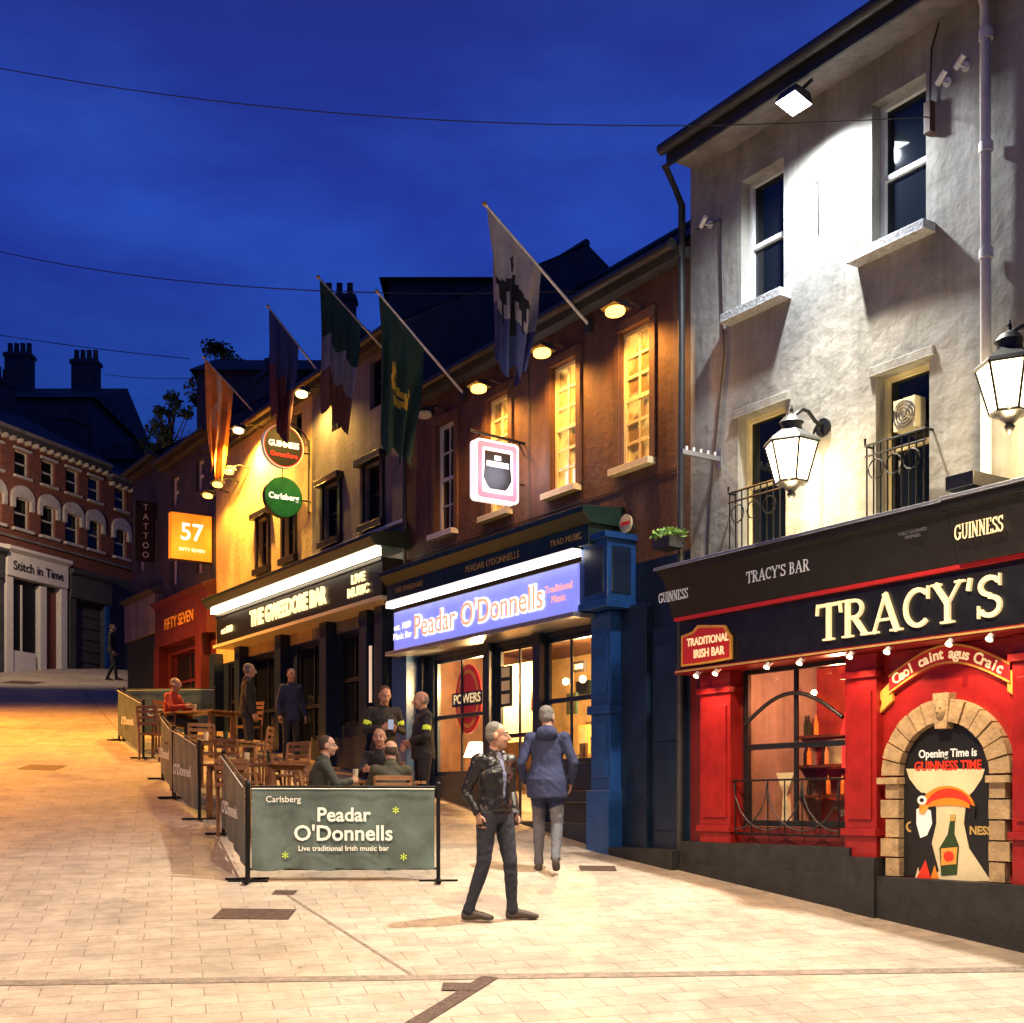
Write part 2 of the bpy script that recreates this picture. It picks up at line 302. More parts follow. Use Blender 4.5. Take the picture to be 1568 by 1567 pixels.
def window(b,u0,u1,z0,z1,w,mf,mg='glass',cols=1,rows=2,t=.055,bar=.02):
    b.box(u0,u0+t,w-.05,w,z0,z1,mf); b.box(u1-t,u1,w-.05,w,z0,z1,mf); b.box(u0+t,u1-t,w-.05,w,z0,z0+t,mf); b.box(u0+t,u1-t,w-.05,w,z1-t,z1,mf)
    zm=(z0+z1)/2; b.box(u0+t,u1-t,w-.045,w-.005,zm-t*.5,zm+t*.5,mf)
    for c in range(1,cols): 
        uu=u0+(u1-u0)*c/cols; b.box(uu-bar/2,uu+bar/2,w-.04,w-.012,z0+t,zm-t*.5,mf); b.box(uu-bar/2,uu+bar/2,w-.04,w-.012,zm+t*.5,z1-t,mf)
    for half in (0,1):
        a0,a1=(z0+t,zm-t*.5) if half==0 else (zm+t*.5,z1-t)
        for r in range(1,max(1,rows//2)):
            zz=a0+(a1-a0)*r/(rows//2); b.box(u0+t,u1-t,w-.036,w-.016,zz-bar/2,zz+bar/2,mf)
    b.quad([(u0,w-.042,z0),(u1,w-.042,z0),(u1,w-.042,z1),(u0,w-.042,z1)],mg)
def light(name,kind,p,power,col,par=None,aim=None,rad=.06,spot=150,blend=.6):
    l=bpy.data.lights.new(name,kind); l.energy=power; l.color=col; l.shadow_soft_size=rad
    if kind=='SPOT': l.spot_size=math.radians(spot); l.spot_blend=blend
    o=bpy.data.objects.new(name,l); scene.collection.objects.link(o); o.location=p
    if aim is not None: o.rotation_euler=(Vector(aim)-Vector(p)).to_track_quat('-Z','Y').to_euler()
    o.parent=par; return o

# ---------- camera, world
cd=bpy.data.cameras.new('camera'); cam=bpy.data.objects.new('camera',cd); scene.collection.objects.link(cam); scene.camera=cam
cam.location=(0,0,EYE); cam.rotation_euler=(math.radians(90),0,0); cd.sensor_width=36; cd.lens=36*FL/1568; cd.shift_y=(HZ-784)/1568; cd.clip_end=2000; cd.clip_start=.05
wd=bpy.data.worlds.new('World'); scene.world=wd; wd.use_nodes=True; nt=wd.node_tree; bg=nt.nodes['Background']; L=nt.links.new
tc=nt.nodes.new('ShaderNodeTexCoord'); sp=nt.nodes.new('ShaderNodeSeparateXYZ'); L(tc.outputs['Generated'],sp.inputs[0])
cr=nt.nodes.new('ShaderNodeValToRGB'); L(sp.outputs['Z'],cr.inputs['Fac']); e=cr.color_ramp.elements
e[0].position=0; e[0].color=(.004,.012,.08,1); e[1].position=1; e[1].color=(.006,.010,.09,1)
for p,c in ((.22,(.008,.028,.20)),(.42,(.018,.048,.40)),(.56,(.018,.031,.26))):
    x=e.new(p); x.color=c+(1,)
ns=nt.nodes.new('ShaderNodeTexNoise'); ns.inputs['Scale'].default_value=3.2; ns.inputs['Detail'].default_value=7; ns.inputs['Roughness'].default_value=.58
mp=nt.nodes.new('ShaderNodeMapping'); mp.inputs['Scale'].default_value=(1,1,2.6); L(tc.outputs['Generated'],mp.inputs[0]); L(mp.outputs[0],ns.inputs['Vector'])
nr=nt.nodes.new('ShaderNodeValToRGB'); L(ns.outputs['Fac'],nr.inputs['Fac']); nr.color_ramp.elements[0].position=.38; nr.color_ramp.elements[1].position=.72
nr.color_ramp.elements[0].color=(.88,.85,.86,1); nr.color_ramp.elements[1].color=(1.3,1.9,1.35,1)
mx=nt.nodes.new('ShaderNodeMixRGB'); mx.blend_type='MULTIPLY'; mx.inputs['Fac'].default_value=1; L(cr.outputs[0],mx.inputs[1]); L(nr.outputs[0],mx.inputs[2])
sk=nt.nodes.new('ShaderNodeTexSky'); sk.sky_type='NISHITA'; sk.sun_disc=False; sk.sun_elevation=math.radians(-4); sk.sun_rotation=math.radians(200)
ml=nt.nodes.new('ShaderNodeMixRGB'); ml.blend_type='ADD'; ml.inputs['Fac'].default_value=.03; L(mx.outputs[0],ml.inputs[1]); L(sk.outputs[0],ml.inputs[2])
L(ml.outputs[0],bg.inputs['Color']); bg.inputs['Strength'].default_value=1

# ---------- ground
def rng(a,b,s):
    r=[];x=a
    while x<b: r.append(x); x+=s
    return r
xs=rng(-300,-30,30)+rng(-30,14,.4)+rng(14,50,4)+rng(50,320,30); ys=rng(-200,-6,20)+rng(-6,56,.4)+rng(56,100,4)+rng(100,700,40)
me=bpy.data.meshes.new('paved_street'); vv=[(x,y,G(x,y)) for y in ys for x in xs]; nx=len(xs)
me.from_pydata(vv,[],[(j*nx+i,j*nx+i+1,(j+1)*nx+i+1,(j+1)*nx+i) for j in range(len(ys)-1) for i in range(nx-1)])
me.materials.append(M['pave']); me.polygons.foreach_set('use_smooth',[True]*len(me.polygons)); o=bpy.data.objects.new('paved_street',me); scene.collection.objects.link(o)
def decal(name,c,dr,la,lb,m,lift=.005):
    a=Vector((math.cos(math.radians(dr)),math.sin(math.radians(dr)))); b2=Vector((-a.y,a.x))
    b=B(name); nA=max(1,int(la/.3)); nB=max(1,int(lb/.3)); P=[]
    for j in range(nB+1):
        for i in range(nA+1):
            q=Vector(c)+a*(la*(i/nA-.5))+b2*(lb*(j/nB-.5)); P.append((q.x,q.y,G(q.x,q.y)+lift))
    b.add(P,[(j*(nA+1)+i,j*(nA+1)+i+1,(j+1)*(nA+1)+i+1,(j+1)*(nA+1)+i) for j in range(nB) for i in range(nA)],m)
    return b.done()
decal('manhole_cover',hit(390,1401),0,.68,.42,'cover'); decal('manhole_cover',hit(65,1176),0,.6,.55,'cover')
decal('manhole_cover',hit(436,1368),0,.22,.2,'cover'); decal('manhole_cover',hit(705,1514),0,.26,.2,'cover',.009)
decal('manhole_cover',hit(35,1046),0,1.0,1.0,'cover'); decal('manhole_cover',hit(915,1331),0,.4,.3,'cover')
a=hit(60,1507); b_=hit(1500,1487)
decal('paving_band',((a[0]+b_[0])/2,(a[1]+b_[1])/2),math.degrees(math.atan2(b_[1]-a[1],b_[0]-a[0])),9.5,.14,'setts',.004)
a=hit(735,1508); b_=hit(640,1566)
decal('drain_channel',((a[0]+b_[0])/2,(a[1]+b_[1])/2),math.degrees(math.atan2(b_[1]-a[1],b_[0]-a[0])),1.4,.13,'cover',.007)
for (a,b_) in ((hit(440,1372),hit(640,1500)),(hit(120,1050),hit(190,1130))):
    decal('paving_joint',((a[0]+b_[0])/2,(a[1]+b_[1])/2),math.degrees(math.atan2(b_[1]-a[1],b_[0]-a[0])),math.dist(a,b_),.03,'setts',.004)

# =====================================================  BAR WITH RED SHOPFRONT
pub=group('pub_building')
UL,UR=-10.32,1.5; EZ=8.68
b=B('walls',FA,pub)
ops=[(U(1135),U(1200),6.76,8.14),(U(1335),U(1418),6.76,8.14),(U(1130),U(1203),4.2,5.66),(U(1341),U(1423),4.2,5.58)]
wall(b,UL,UR,3.2,EZ,ops,'stucco',depth=.2)
wall(b,UL,UR,-.5,3.2,[(U(1137,.0),U(1300,.0),1.35,3.0)],'maroon',depth=.1)
b.quad([(UL,0,-.5),(UL,-8,-.5),(UL,-8,EZ),(UL,0,EZ)],'stucco'); b.quad([(UR,0,-.5),(UR,-8,-.5),(UR,-8,EZ),(UR,0,EZ)],'stucco'); b.quad([(UL,-8,-.5),(UR,-8,-.5),(UR,-8,EZ),(UL,-8,EZ)],'stucco')
b.quad([(UL,-4,3.25),(UR,-4,3.25),(UR,-.3,3.25),(UL,-.3,3.25)],'darkwall')
b.quad([(UL,-3,4),(UR,-3,4),(UR,-3,EZ),(UL,-3,EZ)],'darkwall')
b.done()
b=B('windows',FA,pub)
for i,o in enumerate(ops): window(b,o[0],o[1],o[2],o[3],-.12,'white' if i in(0,1) else 'cream',cols=1,rows=2,t=.05)
b.done(.004)
b=B('sills',FA,pub)
for o in ops[:2]: b.box(o[0]-.16,o[1]+.1,-.02,.16,o[2]-.09,o[2]-.001,'sill')
for o in ops[2:4]: b.box(o[0]-.06,o[1]+.06,-.02,.03,o[3]+.003,o[3]+.09,'stucco')
b.done(.008)
b=B('roof',FA,pub); r0=UL+.12
b.quad([(r0,.42,EZ+.05),(UR,.42,EZ+.05),(UR,-4,EZ+2.7),(r0,-4,EZ+2.7)],'slate'); b.quad([(r0,-8.4,EZ+.05),(UR,-8.4,EZ+.05),(UR,-4,EZ+2.7),(r0,-4,EZ+2.7)],'slate')
b.add([(UL,0,EZ),(UL,-4,EZ+2.6),(UL,-8,EZ)],[(0,1,2)],'stucco')
b.box(r0,UR,0.003,.4,EZ-.14,EZ-.04,'greywall'); b.box(r0-.03,UR,.40,.43,EZ-.2,EZ+.03,'gutter')
b.tube([(r0-.05,.49,EZ-.03),(UR,.49,EZ-.03)],.06,'gutter',12); b.box(r0,UR,-.2,.399,EZ-.038,EZ+.035,'gutter')
b.done()
b=B('drainpipe',FA,pub); ud=U(1520)
b.tube([(ud,.3,EZ-.1),(ud+.0,.1,EZ-.35),(ud,.09,4.2)],.045,'white',12)
for z in (8.05,7.1,6.2,5.2): b.tube([(ud,.09,z),(ud,.09,z+.08)],.06,'white',12)
ud=UL-.03; b.tube([(ud,.35,EZ-.1),(ud,.1,8.2),(ud-.02,.09,6.5),(ud-.05,.09,.9)],.04,'gutter',10)
b.done()
b=B('window_guards',FA,pub)
for (o,z0,z1) in ((ops[2],4.25,4.86),(ops[3],4.2,4.92)):
    b.tube([(o[0]-.04,.1,z1),(o[1]+.04,.1,z1)],.012,'iron',6); b.tube([(o[0]-.04,.1,z1-.1),(o[1]+.04,.1,z1-.1)],.01,'iron',6)
    for i in range(9):
        u=o[0]-.02+(o[1]-o[0]+.04)*i/8; b.tube([(u,.1,z0-.1),(u,.1,z1)],.008,'iron',6)
    for u in (o[0]-.04,o[1]+.04): b.tube([(u,0,z1),(u,.1,z1),(u,.1,z1+.07)],.012,'iron',6)
    for i in range(3):
        c=o[0]+(o[1]-o[0])*(i+.5)/3; b.tube([(c+.09*math.cos(t*.52),.115,z1-.24+.09*math.sin(t*.52)) for t in range(13)],.007,'iron',6)
b.done()
b=B('window_vent_fan',FA,pub); o=ops[3]; b.box(o[0]+.22,o[1]-.14,-.13,.02,5.0,5.28,'creamp'); cu=(o[0]+o[1])/2+.04
for rr_ in (.12,.09,.06,.03): b.tube([(cu+rr_*math.cos(t*.3927),.024,5.14+rr_*math.sin(t*.3927)) for t in range(17)],.006,'gutter',5)
b.done(.004)
b=B('wall_cables',FA,pub)
b.tube([(UL+.1,.015,7.9),(UL+.5,.015,7.85),(UL+.55,.015,6.4),(UL+.35,.015,5.0),(UL+.3,.015,4.3)],.009,'gutter',5); u=U(1252); b.tube([(u,.015,Z(1252,258)),(u,.06,Z(1252,268)),(u+.03,.02,Z(1252,285)),(u+.02,.015,Z(1252,360))],.006,'gutter',5)
b.done()
# shopfront
def sweep(b,P,ua,ub,m):
    n=len(P); b.add([(ua,w,z) for w,z in P]+[(ub,w,z) for w,z in P],[tuple(range(n)),tuple(range(n,2*n))]+[(i,(i+1)%n,n+(i+1)%n,n+i) for i in range(n)],m)
b=B('shopfront',FA,pub)
uf0=U(1040,.32); zl=3.03; zr=3.56; zc=4.12
b.box(uf0,UR,0.002,.32,zl,zr,'black')
b.box(uf0-.03,UR,.0,.36,zl-.045,zl,'tracyred'); b.box(uf0-.03,UR,0,.37,zr,zr+.035,'redl')
b.box(uf0-.02,UR,.36,.368,zl-.03,zl-.012,'goldd')
P=[(.002,zr+.036),(.36,zr+.036),(.50,zc-.1),(.56,zc-.1),(.58,zc-.02),(.002,zc+.06)]
sweep(b,P,uf0-.06,U(1468,.4),'black'); sweep(b,[(w+(.05 if w>.1 else 0),z-.005) for w,z in P],U(1468,.4)+.001,UR,'black')
b.box(uf0-.1,U(1468,.4),.52,.60,zc-.03,zc+.0,'steel'); b.box(U(1468,.4),UR,.57,.66,zc-.035,zc-.005,'steel')
b.box(U(1468,.4)-.02,U(1468,.4)+.25,.0,.55,zc+.065,zc+.18,'black')
def pil(b,ua,ub,zt,m):
    b.box(ua,ub,.0,.16,.2,zt,m); b.box(ua+.05,ub-.05,.16,.18,1.45,zt-.35,m); b.box(ua-.02,ub+.02,.0,.2,zt-.22,zt-.16,m); b.box(ua-.02,ub+.02,0,.2,1.3,1.36,m)
pil(b,U(1072,.16),U(1118,.16),zl-.05,'tracyred'); pil(b,U(1294,.16),U(1342,.16),zl-.05,'tracyred'); pil(b,U(1550,.16),U(1600,.16),zl-.05,'tracyred')
ac=(U(1382,.1)+U(1520,.1))/2; ar=(U(1520,.1)-U(1382,.1))/2; zs=1.84; ro=ar+.2
ua,ub=U(1342,.16),U(1550,.16)
b.box(ua,ub,0,.07,.5,zl-.05,'tracyred')
b.box(UL+.05,UR,.0,.22,-.5,.93,'plinth'); b.box(UL+.05,U(1300,.2),.0,.2,.93,1.18,'plinth')
b.box(U(1300,.2)-.02,U(1342,.2)+.02,.0,.26,-.5,1.1,'plinth')
wu0,wu1=U(1137),U(1300)
window(b,wu0,wu1,1.36,3.0,-.02,'black',mg='pane',cols=2,rows=2,t=.06,bar=.05)
b.tube([(wu0+.06+(wu1-wu0-.12)*i/14,.02,2.42+.28*math.sin(math.pi*i/14)) for i in range(15)],.022,'black',8)
b.tube([(wu0-.1,.12,1.83),(wu1+.05,.12,1.83)],.012,'iron',6); b.tube([(wu0+.02,.12,1.28),(wu1-.02,.12,1.28)],.012,'iron',6)
wl_=wu1-wu0
for i in range(-1,3):
    c0=wu0+wl_*(i*.33+.17); pts=[(c0+wl_*.33*(-math.cos(t*math.pi/10))+wl_*.16,.12,1.8-.48*math.sin(t*math.pi/10)) for t in range(11)]
    pts=[p for p in pts if wu0-.02<p[0]<wu1+.02]
    if len(pts)>1: b.tube(pts,.009,'gutter',6)
for i in range(7): u=wu0+.02+(wu1-wu0-.04)*i/6; b.tube([(u,.12,1.28),(u,.12,1.83)],.008,'iron',6)
b.done(.004)
b=B('bar_interior',FA,pub)
b.quad([(wu0-1.2,-2,1.0),(wu1+.6,-2,1.0),(wu1+.6,-2,3.2),(wu0-1.2,-2,3.2)],'redroom'); b.quad([(wu0-1.2,-2,1.05),(wu1+.6,-2,1.05),(wu1+.6,-.1,1.05),(wu0-1.2,-.1,1.05)],'roomd')
for i in range(46):
    u=random.uniform(wu0-.9,wu1+.2); z=random.choice([1.7,2.05,2.4]); b.tube([(u,-1.8,z),(u,-1.8,z+.13),(u,-1.8,z+.18),(u,-1.8,z+.23)],[.03,.03,.012,.012],random.choice(['bottle','banner','roomc','black']),6)
for z in (1.69,2.04,2.39): b.box(wu0-1.1,wu1+.4,-1.95,-1.7,z-.03,z,'roomd')
b.box(wu1-.42,wu1-.12,-.4,-.37,1.95,2.2,'redglow'); b.prism([(wu1-.62,2.3),(wu1-.1,2.25),(wu1-.1,2.62),(wu1-.5,2.7)],-.6,-.57,'redglow'); b.box(wu1-.75,wu1-.5,-.6,-.55,2.0,2.25,'roomc')
b.prism([(wu0+.12,1.4),(wu0+.22,1.4),(wu0+.2,1.7),(wu0+.3,1.92),(wu0+.04,1.92),(wu0+.14,1.7)],-.5,-.45,'creamp')
b.box(wu0+.5,wu0+.9,-1.2,-1.0,1.1,1.9,'redl')
for x_ in (.3,.75): b.box(wu0+x_,wu0+x_+.25,-1.65,-1.6,2.45,2.75,'roomc'); b.box(wu0+x_+.03,wu0+x_+.22,-1.6,-1.595,2.48,2.72,'redl')
for x_ in (-.3,.35,1.0): b.ball((wu0+x_,-1.4,2.85),.035,'bulb',8,6)
b.done()
light('bar_lamp','POINT',FA.p((wu0+wu1)/2-.3,-1.0,2.75),150,(1,.30,.13),pub)
# arch surround
b=B('stone_arch',FA,pub)
for i in range(13):
    a0=math.pi*i/13+.012; a1=math.pi*(i+1)/13-.012; P=[]
    for (r,a) in ((ar,a0),(ro,a0),(ro,(a0+a1)/2),(ro,a1),(ar,a1),(ar,(a0+a1)/2)): P.append((ac+r*math.cos(a),zs+r*math.sin(a)))
    b.prism(P,.05,.15+.01*(i%2),'stone')
for sgn in (-1,1):
    z=.94;i=0
    while z<zs-.02:
        e=ro-(.0 if i%2 else .05); b.box(min(ac+sgn*ar,ac+sgn*e),max(ac+sgn*ar,ac+sgn*e),.05,.15+.008*(i%2),z,min(z+.17,zs-.06)-.01,'stone'); z+=.175;i+=1
    b.box(min(ac+sgn*(ar-.01),ac+sgn*(ro+.02)),max(ac+sgn*(ar-.01),ac+sgn*(ro+.02)),.05,.19,zs-.07,zs-.012,'stone')
b.ball((ac,.17,zs+ar+.1),(.055,.05,.085),'stone'); b.ball((ac,.215,zs+ar+.09),(.014,.02,.02),'stone',8,6); b.prism([(ac-.06,zs+ar-.06),(ac+.06,zs+ar-.06),(ac+.085,zs+ro+.05),(ac-.085,zs+ro+.05)],.05,.175,'stone')
for sx in(-.022,.022): b.ball((ac+sx,.212,zs+ar+.115),(.01,.008,.007),'plinth',8,5)
b.done(.006)
# mural
mu=group('painted_mural'); b=B('panel',FA,mu); ww=.08
b.prism([(ac-ar,.94),(ac+ar,.94)]+[(ac+ar*math.cos(math.pi*i/20),zs+ar*math.sin(math.pi*i/20)) for i in range(21)],.071,ww,'signb')
def pp(pts,k,m): b.prism([UZ(x,y,.1) for x,y in pts],ww-.002,ww+.002+.0025*k,m)
def pe(cx,cy,rx,ry,k,m,n=18): pp([(cx+rx*math.cos(2*math.pi*i/n),cy+ry*math.sin(2*math.pi*i/n)) for i in range(n)],k,m)
def cres(cx,cy,rx,ro_,ri,k,m,a0=178,a1=4,n=16):
    o_=[(cx+rx*math.cos(math.radians(a0+(a1-a0)*i/n)),cy-ro_*math.sin(math.radians(a0+(a1-a0)*i/n))) for i in range(n+1)]
    i_=[(cx+rx*.97*math.cos(math.radians(a1+(a0-a1)*i/n)),cy-ri*math.sin(math.radians(a1+(a0-a1)*i/n))) for i in range(n+1)]
    pp(o_+i_,k,m)
pp([(1386,1178),(1506,1178),(1502,1192),(1490,1210),(1478,1224),(1474,1262),(1482,1300),(1515,1350),(1398,1350),(1412,1300),(1422,1262),(1420,1224),(1402,1208),(1390,1192)],1,'creamp')
pp([(1394,1238),(1400,1222),(1412,1214),(1424,1220),(1432,1238),(1432,1262),(1425,1292),(1436,1334),(1426,1346),(1408,1344),(1400,1310),(1393,1270)],2,'signb')
pp([(1402,1240),(1412,1236),(1424,1242),(1426,1262),(1418,1280),(1408,1284),(1402,1262)],3,'whitel')
cres(1449,1244,43,40,10,4,'orange'); cres(1452,1240,36,32,18,5,'beakr',170,12); pp([(1484,1232),(1493,1236),(1492,1254),(1485,1246)],6,'signb'); pp([(1406,1246),(1416,1234),(1424,1232),(1414,1248)],6,'banner')
pe(1411,1226,7,7,5,'whitel'); pe(1411,1226,3.2,3.2,6,'signb')
pp([(1455,1248),(1461,1248),(1460,1278),(1467,1296),(1464,1340),(1440,1342),(1437,1300),(1450,1278)],3,'bottle'); pp([(1440,1300),(1465,1298),(1463,1324),(1440,1326)],4,'banner'); pe(1452,1312,8,8,5,'beakr'); pp([(1454,1248),(1462,1248),(1462,1258),(1454,1258)],5,'goldd')
pp([(1402,1346),(1416,1318),(1424,1346)],4,'beakr'); pp([(1424,1346),(1430,1326),(1436,1346)],4,'orange')
b.done()
text('Opening Time is',FA,ac,ww+.004,zs+.19,.1,'whitel',mu,sx=.9,ext=.002,offs=.002)
text('GUINNESS TIME',FA,ac,ww+.004,zs+.08,.115,'beakr',mu,sx=.85,ext=.002,offs=.003); text('G',FA,ac-ar+.07,ww+.004,1.38,.13,'goldd',mu,ext=.002,offs=.003); text('NESS',FA,ac+ar-.13,ww+.004,1.36,.1,'goldd',mu,ext=.002,offs=.003)
rb=group('ribbon_sign'); b=B('ribbon',FA,rb)
n=24; P=[];F=[]
for i in range(n+1):
    t=-1+2*i/n; u=ac+.62*t+.02; zz=2.62+.16*(1-t*t)+ .03*math.cos(t*3); P+=[(u,.12,zz),(u,.12,zz+.17),(u,.075,zz),(u,.075,zz+.17)]
for i in range(n):
    k=4*i; F+=[(k,k+4,k+5,k+1),(k+2,k+6,k+4,k),(k+1,k+5,k+7,k+3)]
b.add(P,F,'redl'); 
for e0,e1 in ((0,.02),(.15,.17)):
    b.add([(P[4*(j//2)][0],.124,P[4*(j//2)][2]+(e0 if j%2==0 else e1)) for j in range(2*(n+1))],[(2*i,2*i+2,2*i+3,2*i+1) for i in range(n)],'banner')
for sg in(-1,1):
    ue=ac+.02+.62*sg; b.prism([(ue-.03*sg,2.53),(ue+.12*sg,2.42),(ue+.09*sg,2.52),(ue+.13*sg,2.6),(ue-.03*sg,2.72)],.075,.11,'banner')
b.done()
s='Ceol caint agus Craic'
for i,ch in enumerate(s):
    t=-.86+1.72*i/(len(s)-1); u=ac+.62*t+.02; zz=2.62+.16*(1-t*t)+.03*math.cos(t*3)+.085
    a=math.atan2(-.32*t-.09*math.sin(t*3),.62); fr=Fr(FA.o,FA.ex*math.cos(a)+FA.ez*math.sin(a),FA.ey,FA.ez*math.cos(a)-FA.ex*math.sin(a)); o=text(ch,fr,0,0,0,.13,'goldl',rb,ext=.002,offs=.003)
    q=FA.p(u,.126,zz); mm=o.matrix_world.copy(); mm.translation=q; o.matrix_world=mm
b=B('fascia_lettering',FA,pub)
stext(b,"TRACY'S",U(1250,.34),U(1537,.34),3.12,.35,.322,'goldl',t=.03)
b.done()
b=B('cornice_lettering',FA,pub)
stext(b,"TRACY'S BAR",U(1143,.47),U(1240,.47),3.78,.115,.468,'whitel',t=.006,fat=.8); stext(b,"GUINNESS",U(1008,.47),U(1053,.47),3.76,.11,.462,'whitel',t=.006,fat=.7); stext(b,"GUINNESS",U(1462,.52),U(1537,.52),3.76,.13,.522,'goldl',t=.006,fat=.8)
b.done()
text('FULLY LICENSED\nPREMISES',FA,U(1398,.5),.505,3.9,.04,'steel',pub,ext=.003)
ps=group('pub_shield_sign'); b=B('shield',FA,ps)
b.prism([UZ(x,y,.34) for x,y in((1045,975),(1062,968),(1070,958),(1112,958),(1117,968),(1122,975),(1122,1010),(1090,1016),(1060,1020),(1045,1022))],.335,.36,'banner')
b.prism([UZ(x,y,.34) for x,y in((1048,978),(1064,972),(1072,963),(1110,962),(1114,972),(1119,978),(1119,1007),(1090,1012),(1060,1017),(1048,1018))],.36,.366,'redl'); b.done()
text('TRADITIONAL',FA,U(1084,.36),.37,Z(1084,981,.36),.115,'goldl',ps,ext=.003,sx=.85,offs=.002); text('IRISH BAR',FA,U(1086,.36),.37,Z(1086,1000,.36),.125,'goldl',ps,ext=.003,sx=.85,offs=.002)
for px,py in ((1068,1033),(1097,1031),(1176,1021),(1226,1019),(1303,1001),(1360,1004),(1455,982),(1517,984)):
    g=group('spotlight'); u=U(px,.36); z=zl-.06; b=B('housing',FA,g); b.tube([(u,.30,z+.02),(u,.35,z-.0),(u,.38,z-.035)],[.012,.024,.032],'white',12); b.tube([(u,.381,z-.037),(u,.384,z-.042)],[.030,.027],'bulb',12); b.done()
    p=FA.p(u,.41,z-.08); light('spot','SPOT',p,17,(1,.60,.32),g,aim=FA.p(u,.02,z-1.0),spot=100,rad=.03)
# lanterns
def lantern(uc,wc,zc,um,zm):
    g=group('wall_lantern'); fr=Fr(FA.p(uc,wc,zc),FA.ex,FA.ey); b=B('lamp_head',fr,g)
    def ring(r,z): return [(r*math.cos(math.pi/6+math.pi/3*i),r*math.sin(math.pi/6+math.pi/3*i),z) for i in range(6)]
    A=ring(.15,-.2); C=ring(.255,.17)
    for i in range(6):
        j=(i+1)%6; b.quad([A[i],A[j],C[j],C[i]],'lampl'); b.tube([A[i],C[i]],.012,'black',6); b.tube([A[i],A[j]],.014,'black',6); b.tube([C[i],C[j]],.017,'black',6)
    for (r0,z0,r1,z1) in ((.28,.17,.26,.2),(.26,.2,.1,.31),(.1,.31,.1,.37),(.12,.37,.08,.42),(.08,.42,.015,.46),(.02,.46,.008,.54)):
        b.tube([(0,0,z0),(0,0,z1)],[r0,r1],'gutter',6 if z0<.3 else 12)
    b.tube([(0,0,-.2),(0,0,-.23),(0,0,-.29),(0,0,-.31),(0,0,-.34),(0,0,-.37)],[.15,.09,.03,.045,.03,.005],'black',10); b.done()
    b=B('bracket',FA,g)
    pts=[(um,0,zm),(um,.12,zm+.02),(um,.22,zm+.1),((um+uc)/2,.3,zm+.11),(uc,wc-.05,zm+.04),(uc,wc,zm-.02),(uc,wc,zc+.5)]
    b.tube(pts,.02,'black',8); b.tube([(um,0,zm-.02),(um,.03,zm-.02)],.09,'black',14)
    b.tube([(um,.03+.2*t/10,zm-.12+.1*math.sin(t*.5)) for t in range(11)],.014,'black',8); b.done()
    light('lantern_bulb','POINT',FA.p(uc,wc,zc-.44),62,(1,.72,.36),g,rad=.12)
u1_=U(1262); w1_=WP(u1_,1212); lantern(u1_,w1_,4.86,u1_,5.28)
u2_=U(1600); w2_=WP(u2_,1546); lantern(u2_,w2_,4.9,u2_,5.32)
# floodlight
g=group('floodlight'); u=U(1220,.5); b=B('housing',FA,g); z=8.2
b.add([(u-.13,.42,z-.03),(u+.13,.42,z-.03),(u+.13,.66,z+.03),(u-.13,.66,z+.03),(u-.1,.43,z+.1),(u+.1,.43,z+.1),(u+.1,.62,z+.12),(u-.1,.62,z+.12)],[(4,5,6,7),(0,1,5,4),(1,2,6,5),(2,3,7,6),(3,0,4,7)],'gutter')
b.add([(u-.12,.43,z-.028),(u+.12,.43,z-.028),(u+.12,.65,z+.028),(u-.12,.65,z+.028)],[(0,1,2,3)],'lampw'); b.tube([(u,.5,z+.1),(u,.3,z+.3)],.02,'gutter',8); b.done()
light('flood_bulb','SPOT',FA.p(u+.02,.5,z-.1),720,(.88,.94,1),g,aim=FA.p(u+.2,.3,.6),spot=168,rad=.07,blend=.8)
light('flood_bulb','SPOT',FA.p(u,.6,z-.1),3900,(1,.91,.74),g,aim=FA.p(u+.6,4.6,.6),spot=104,rad=.07,blend=.7)
def cctv(px,py,dx):
    g=group('security_camera'); u,z=UZ(px,py); b=B('camera',FA,g); b.tube([(u,0,z),(u,.08,z-.02),(u+dx*.3,.13,z-.03)],.010,'white',8); b.tube([(u-dx*.12,.13,z-.05),(u+dx*.8,.16,z+.01)],.026,'white',12); b.tube([(u-dx*.12,.13,z-.05),(u-dx*.13,.129,z-.051)],.022,'black',12); b.tube([(u,0,z-.0),(u,.02,z)],.04,'white',12); b.done(.003)
cctv(1088,345,.12); cctv(1452,127,.12); cctv(1480,103,.12)
g=group('wall_bracket'); b=B('bracket',FA,g); u=U(1103); z=Z(1103,705); b.box(u-.02,u+.02,0,.55,z-.02,z+.03,'steel')
for i in range(5): b.tube([(u,.08+i*.1,z+.03),(u,.08+i*.1,z+.07)],.015,'white',8)
b.box(u-.03,u+.03,0,.02,z-.1,z+.1,'steel'); b.done()
g=group('cable_junction_box'); b=B('box',FA,g); b.box(U(1422),U(1432),.0,.07,Z(1425,208),Z(1425,160),'roomd'); b.tube([(U(1427),.03,Z(1425,160)),(U(1427)+.02,.03,8.3),(U(1440),.02,8.5)],.01,'gutter',6); b.done(.005)

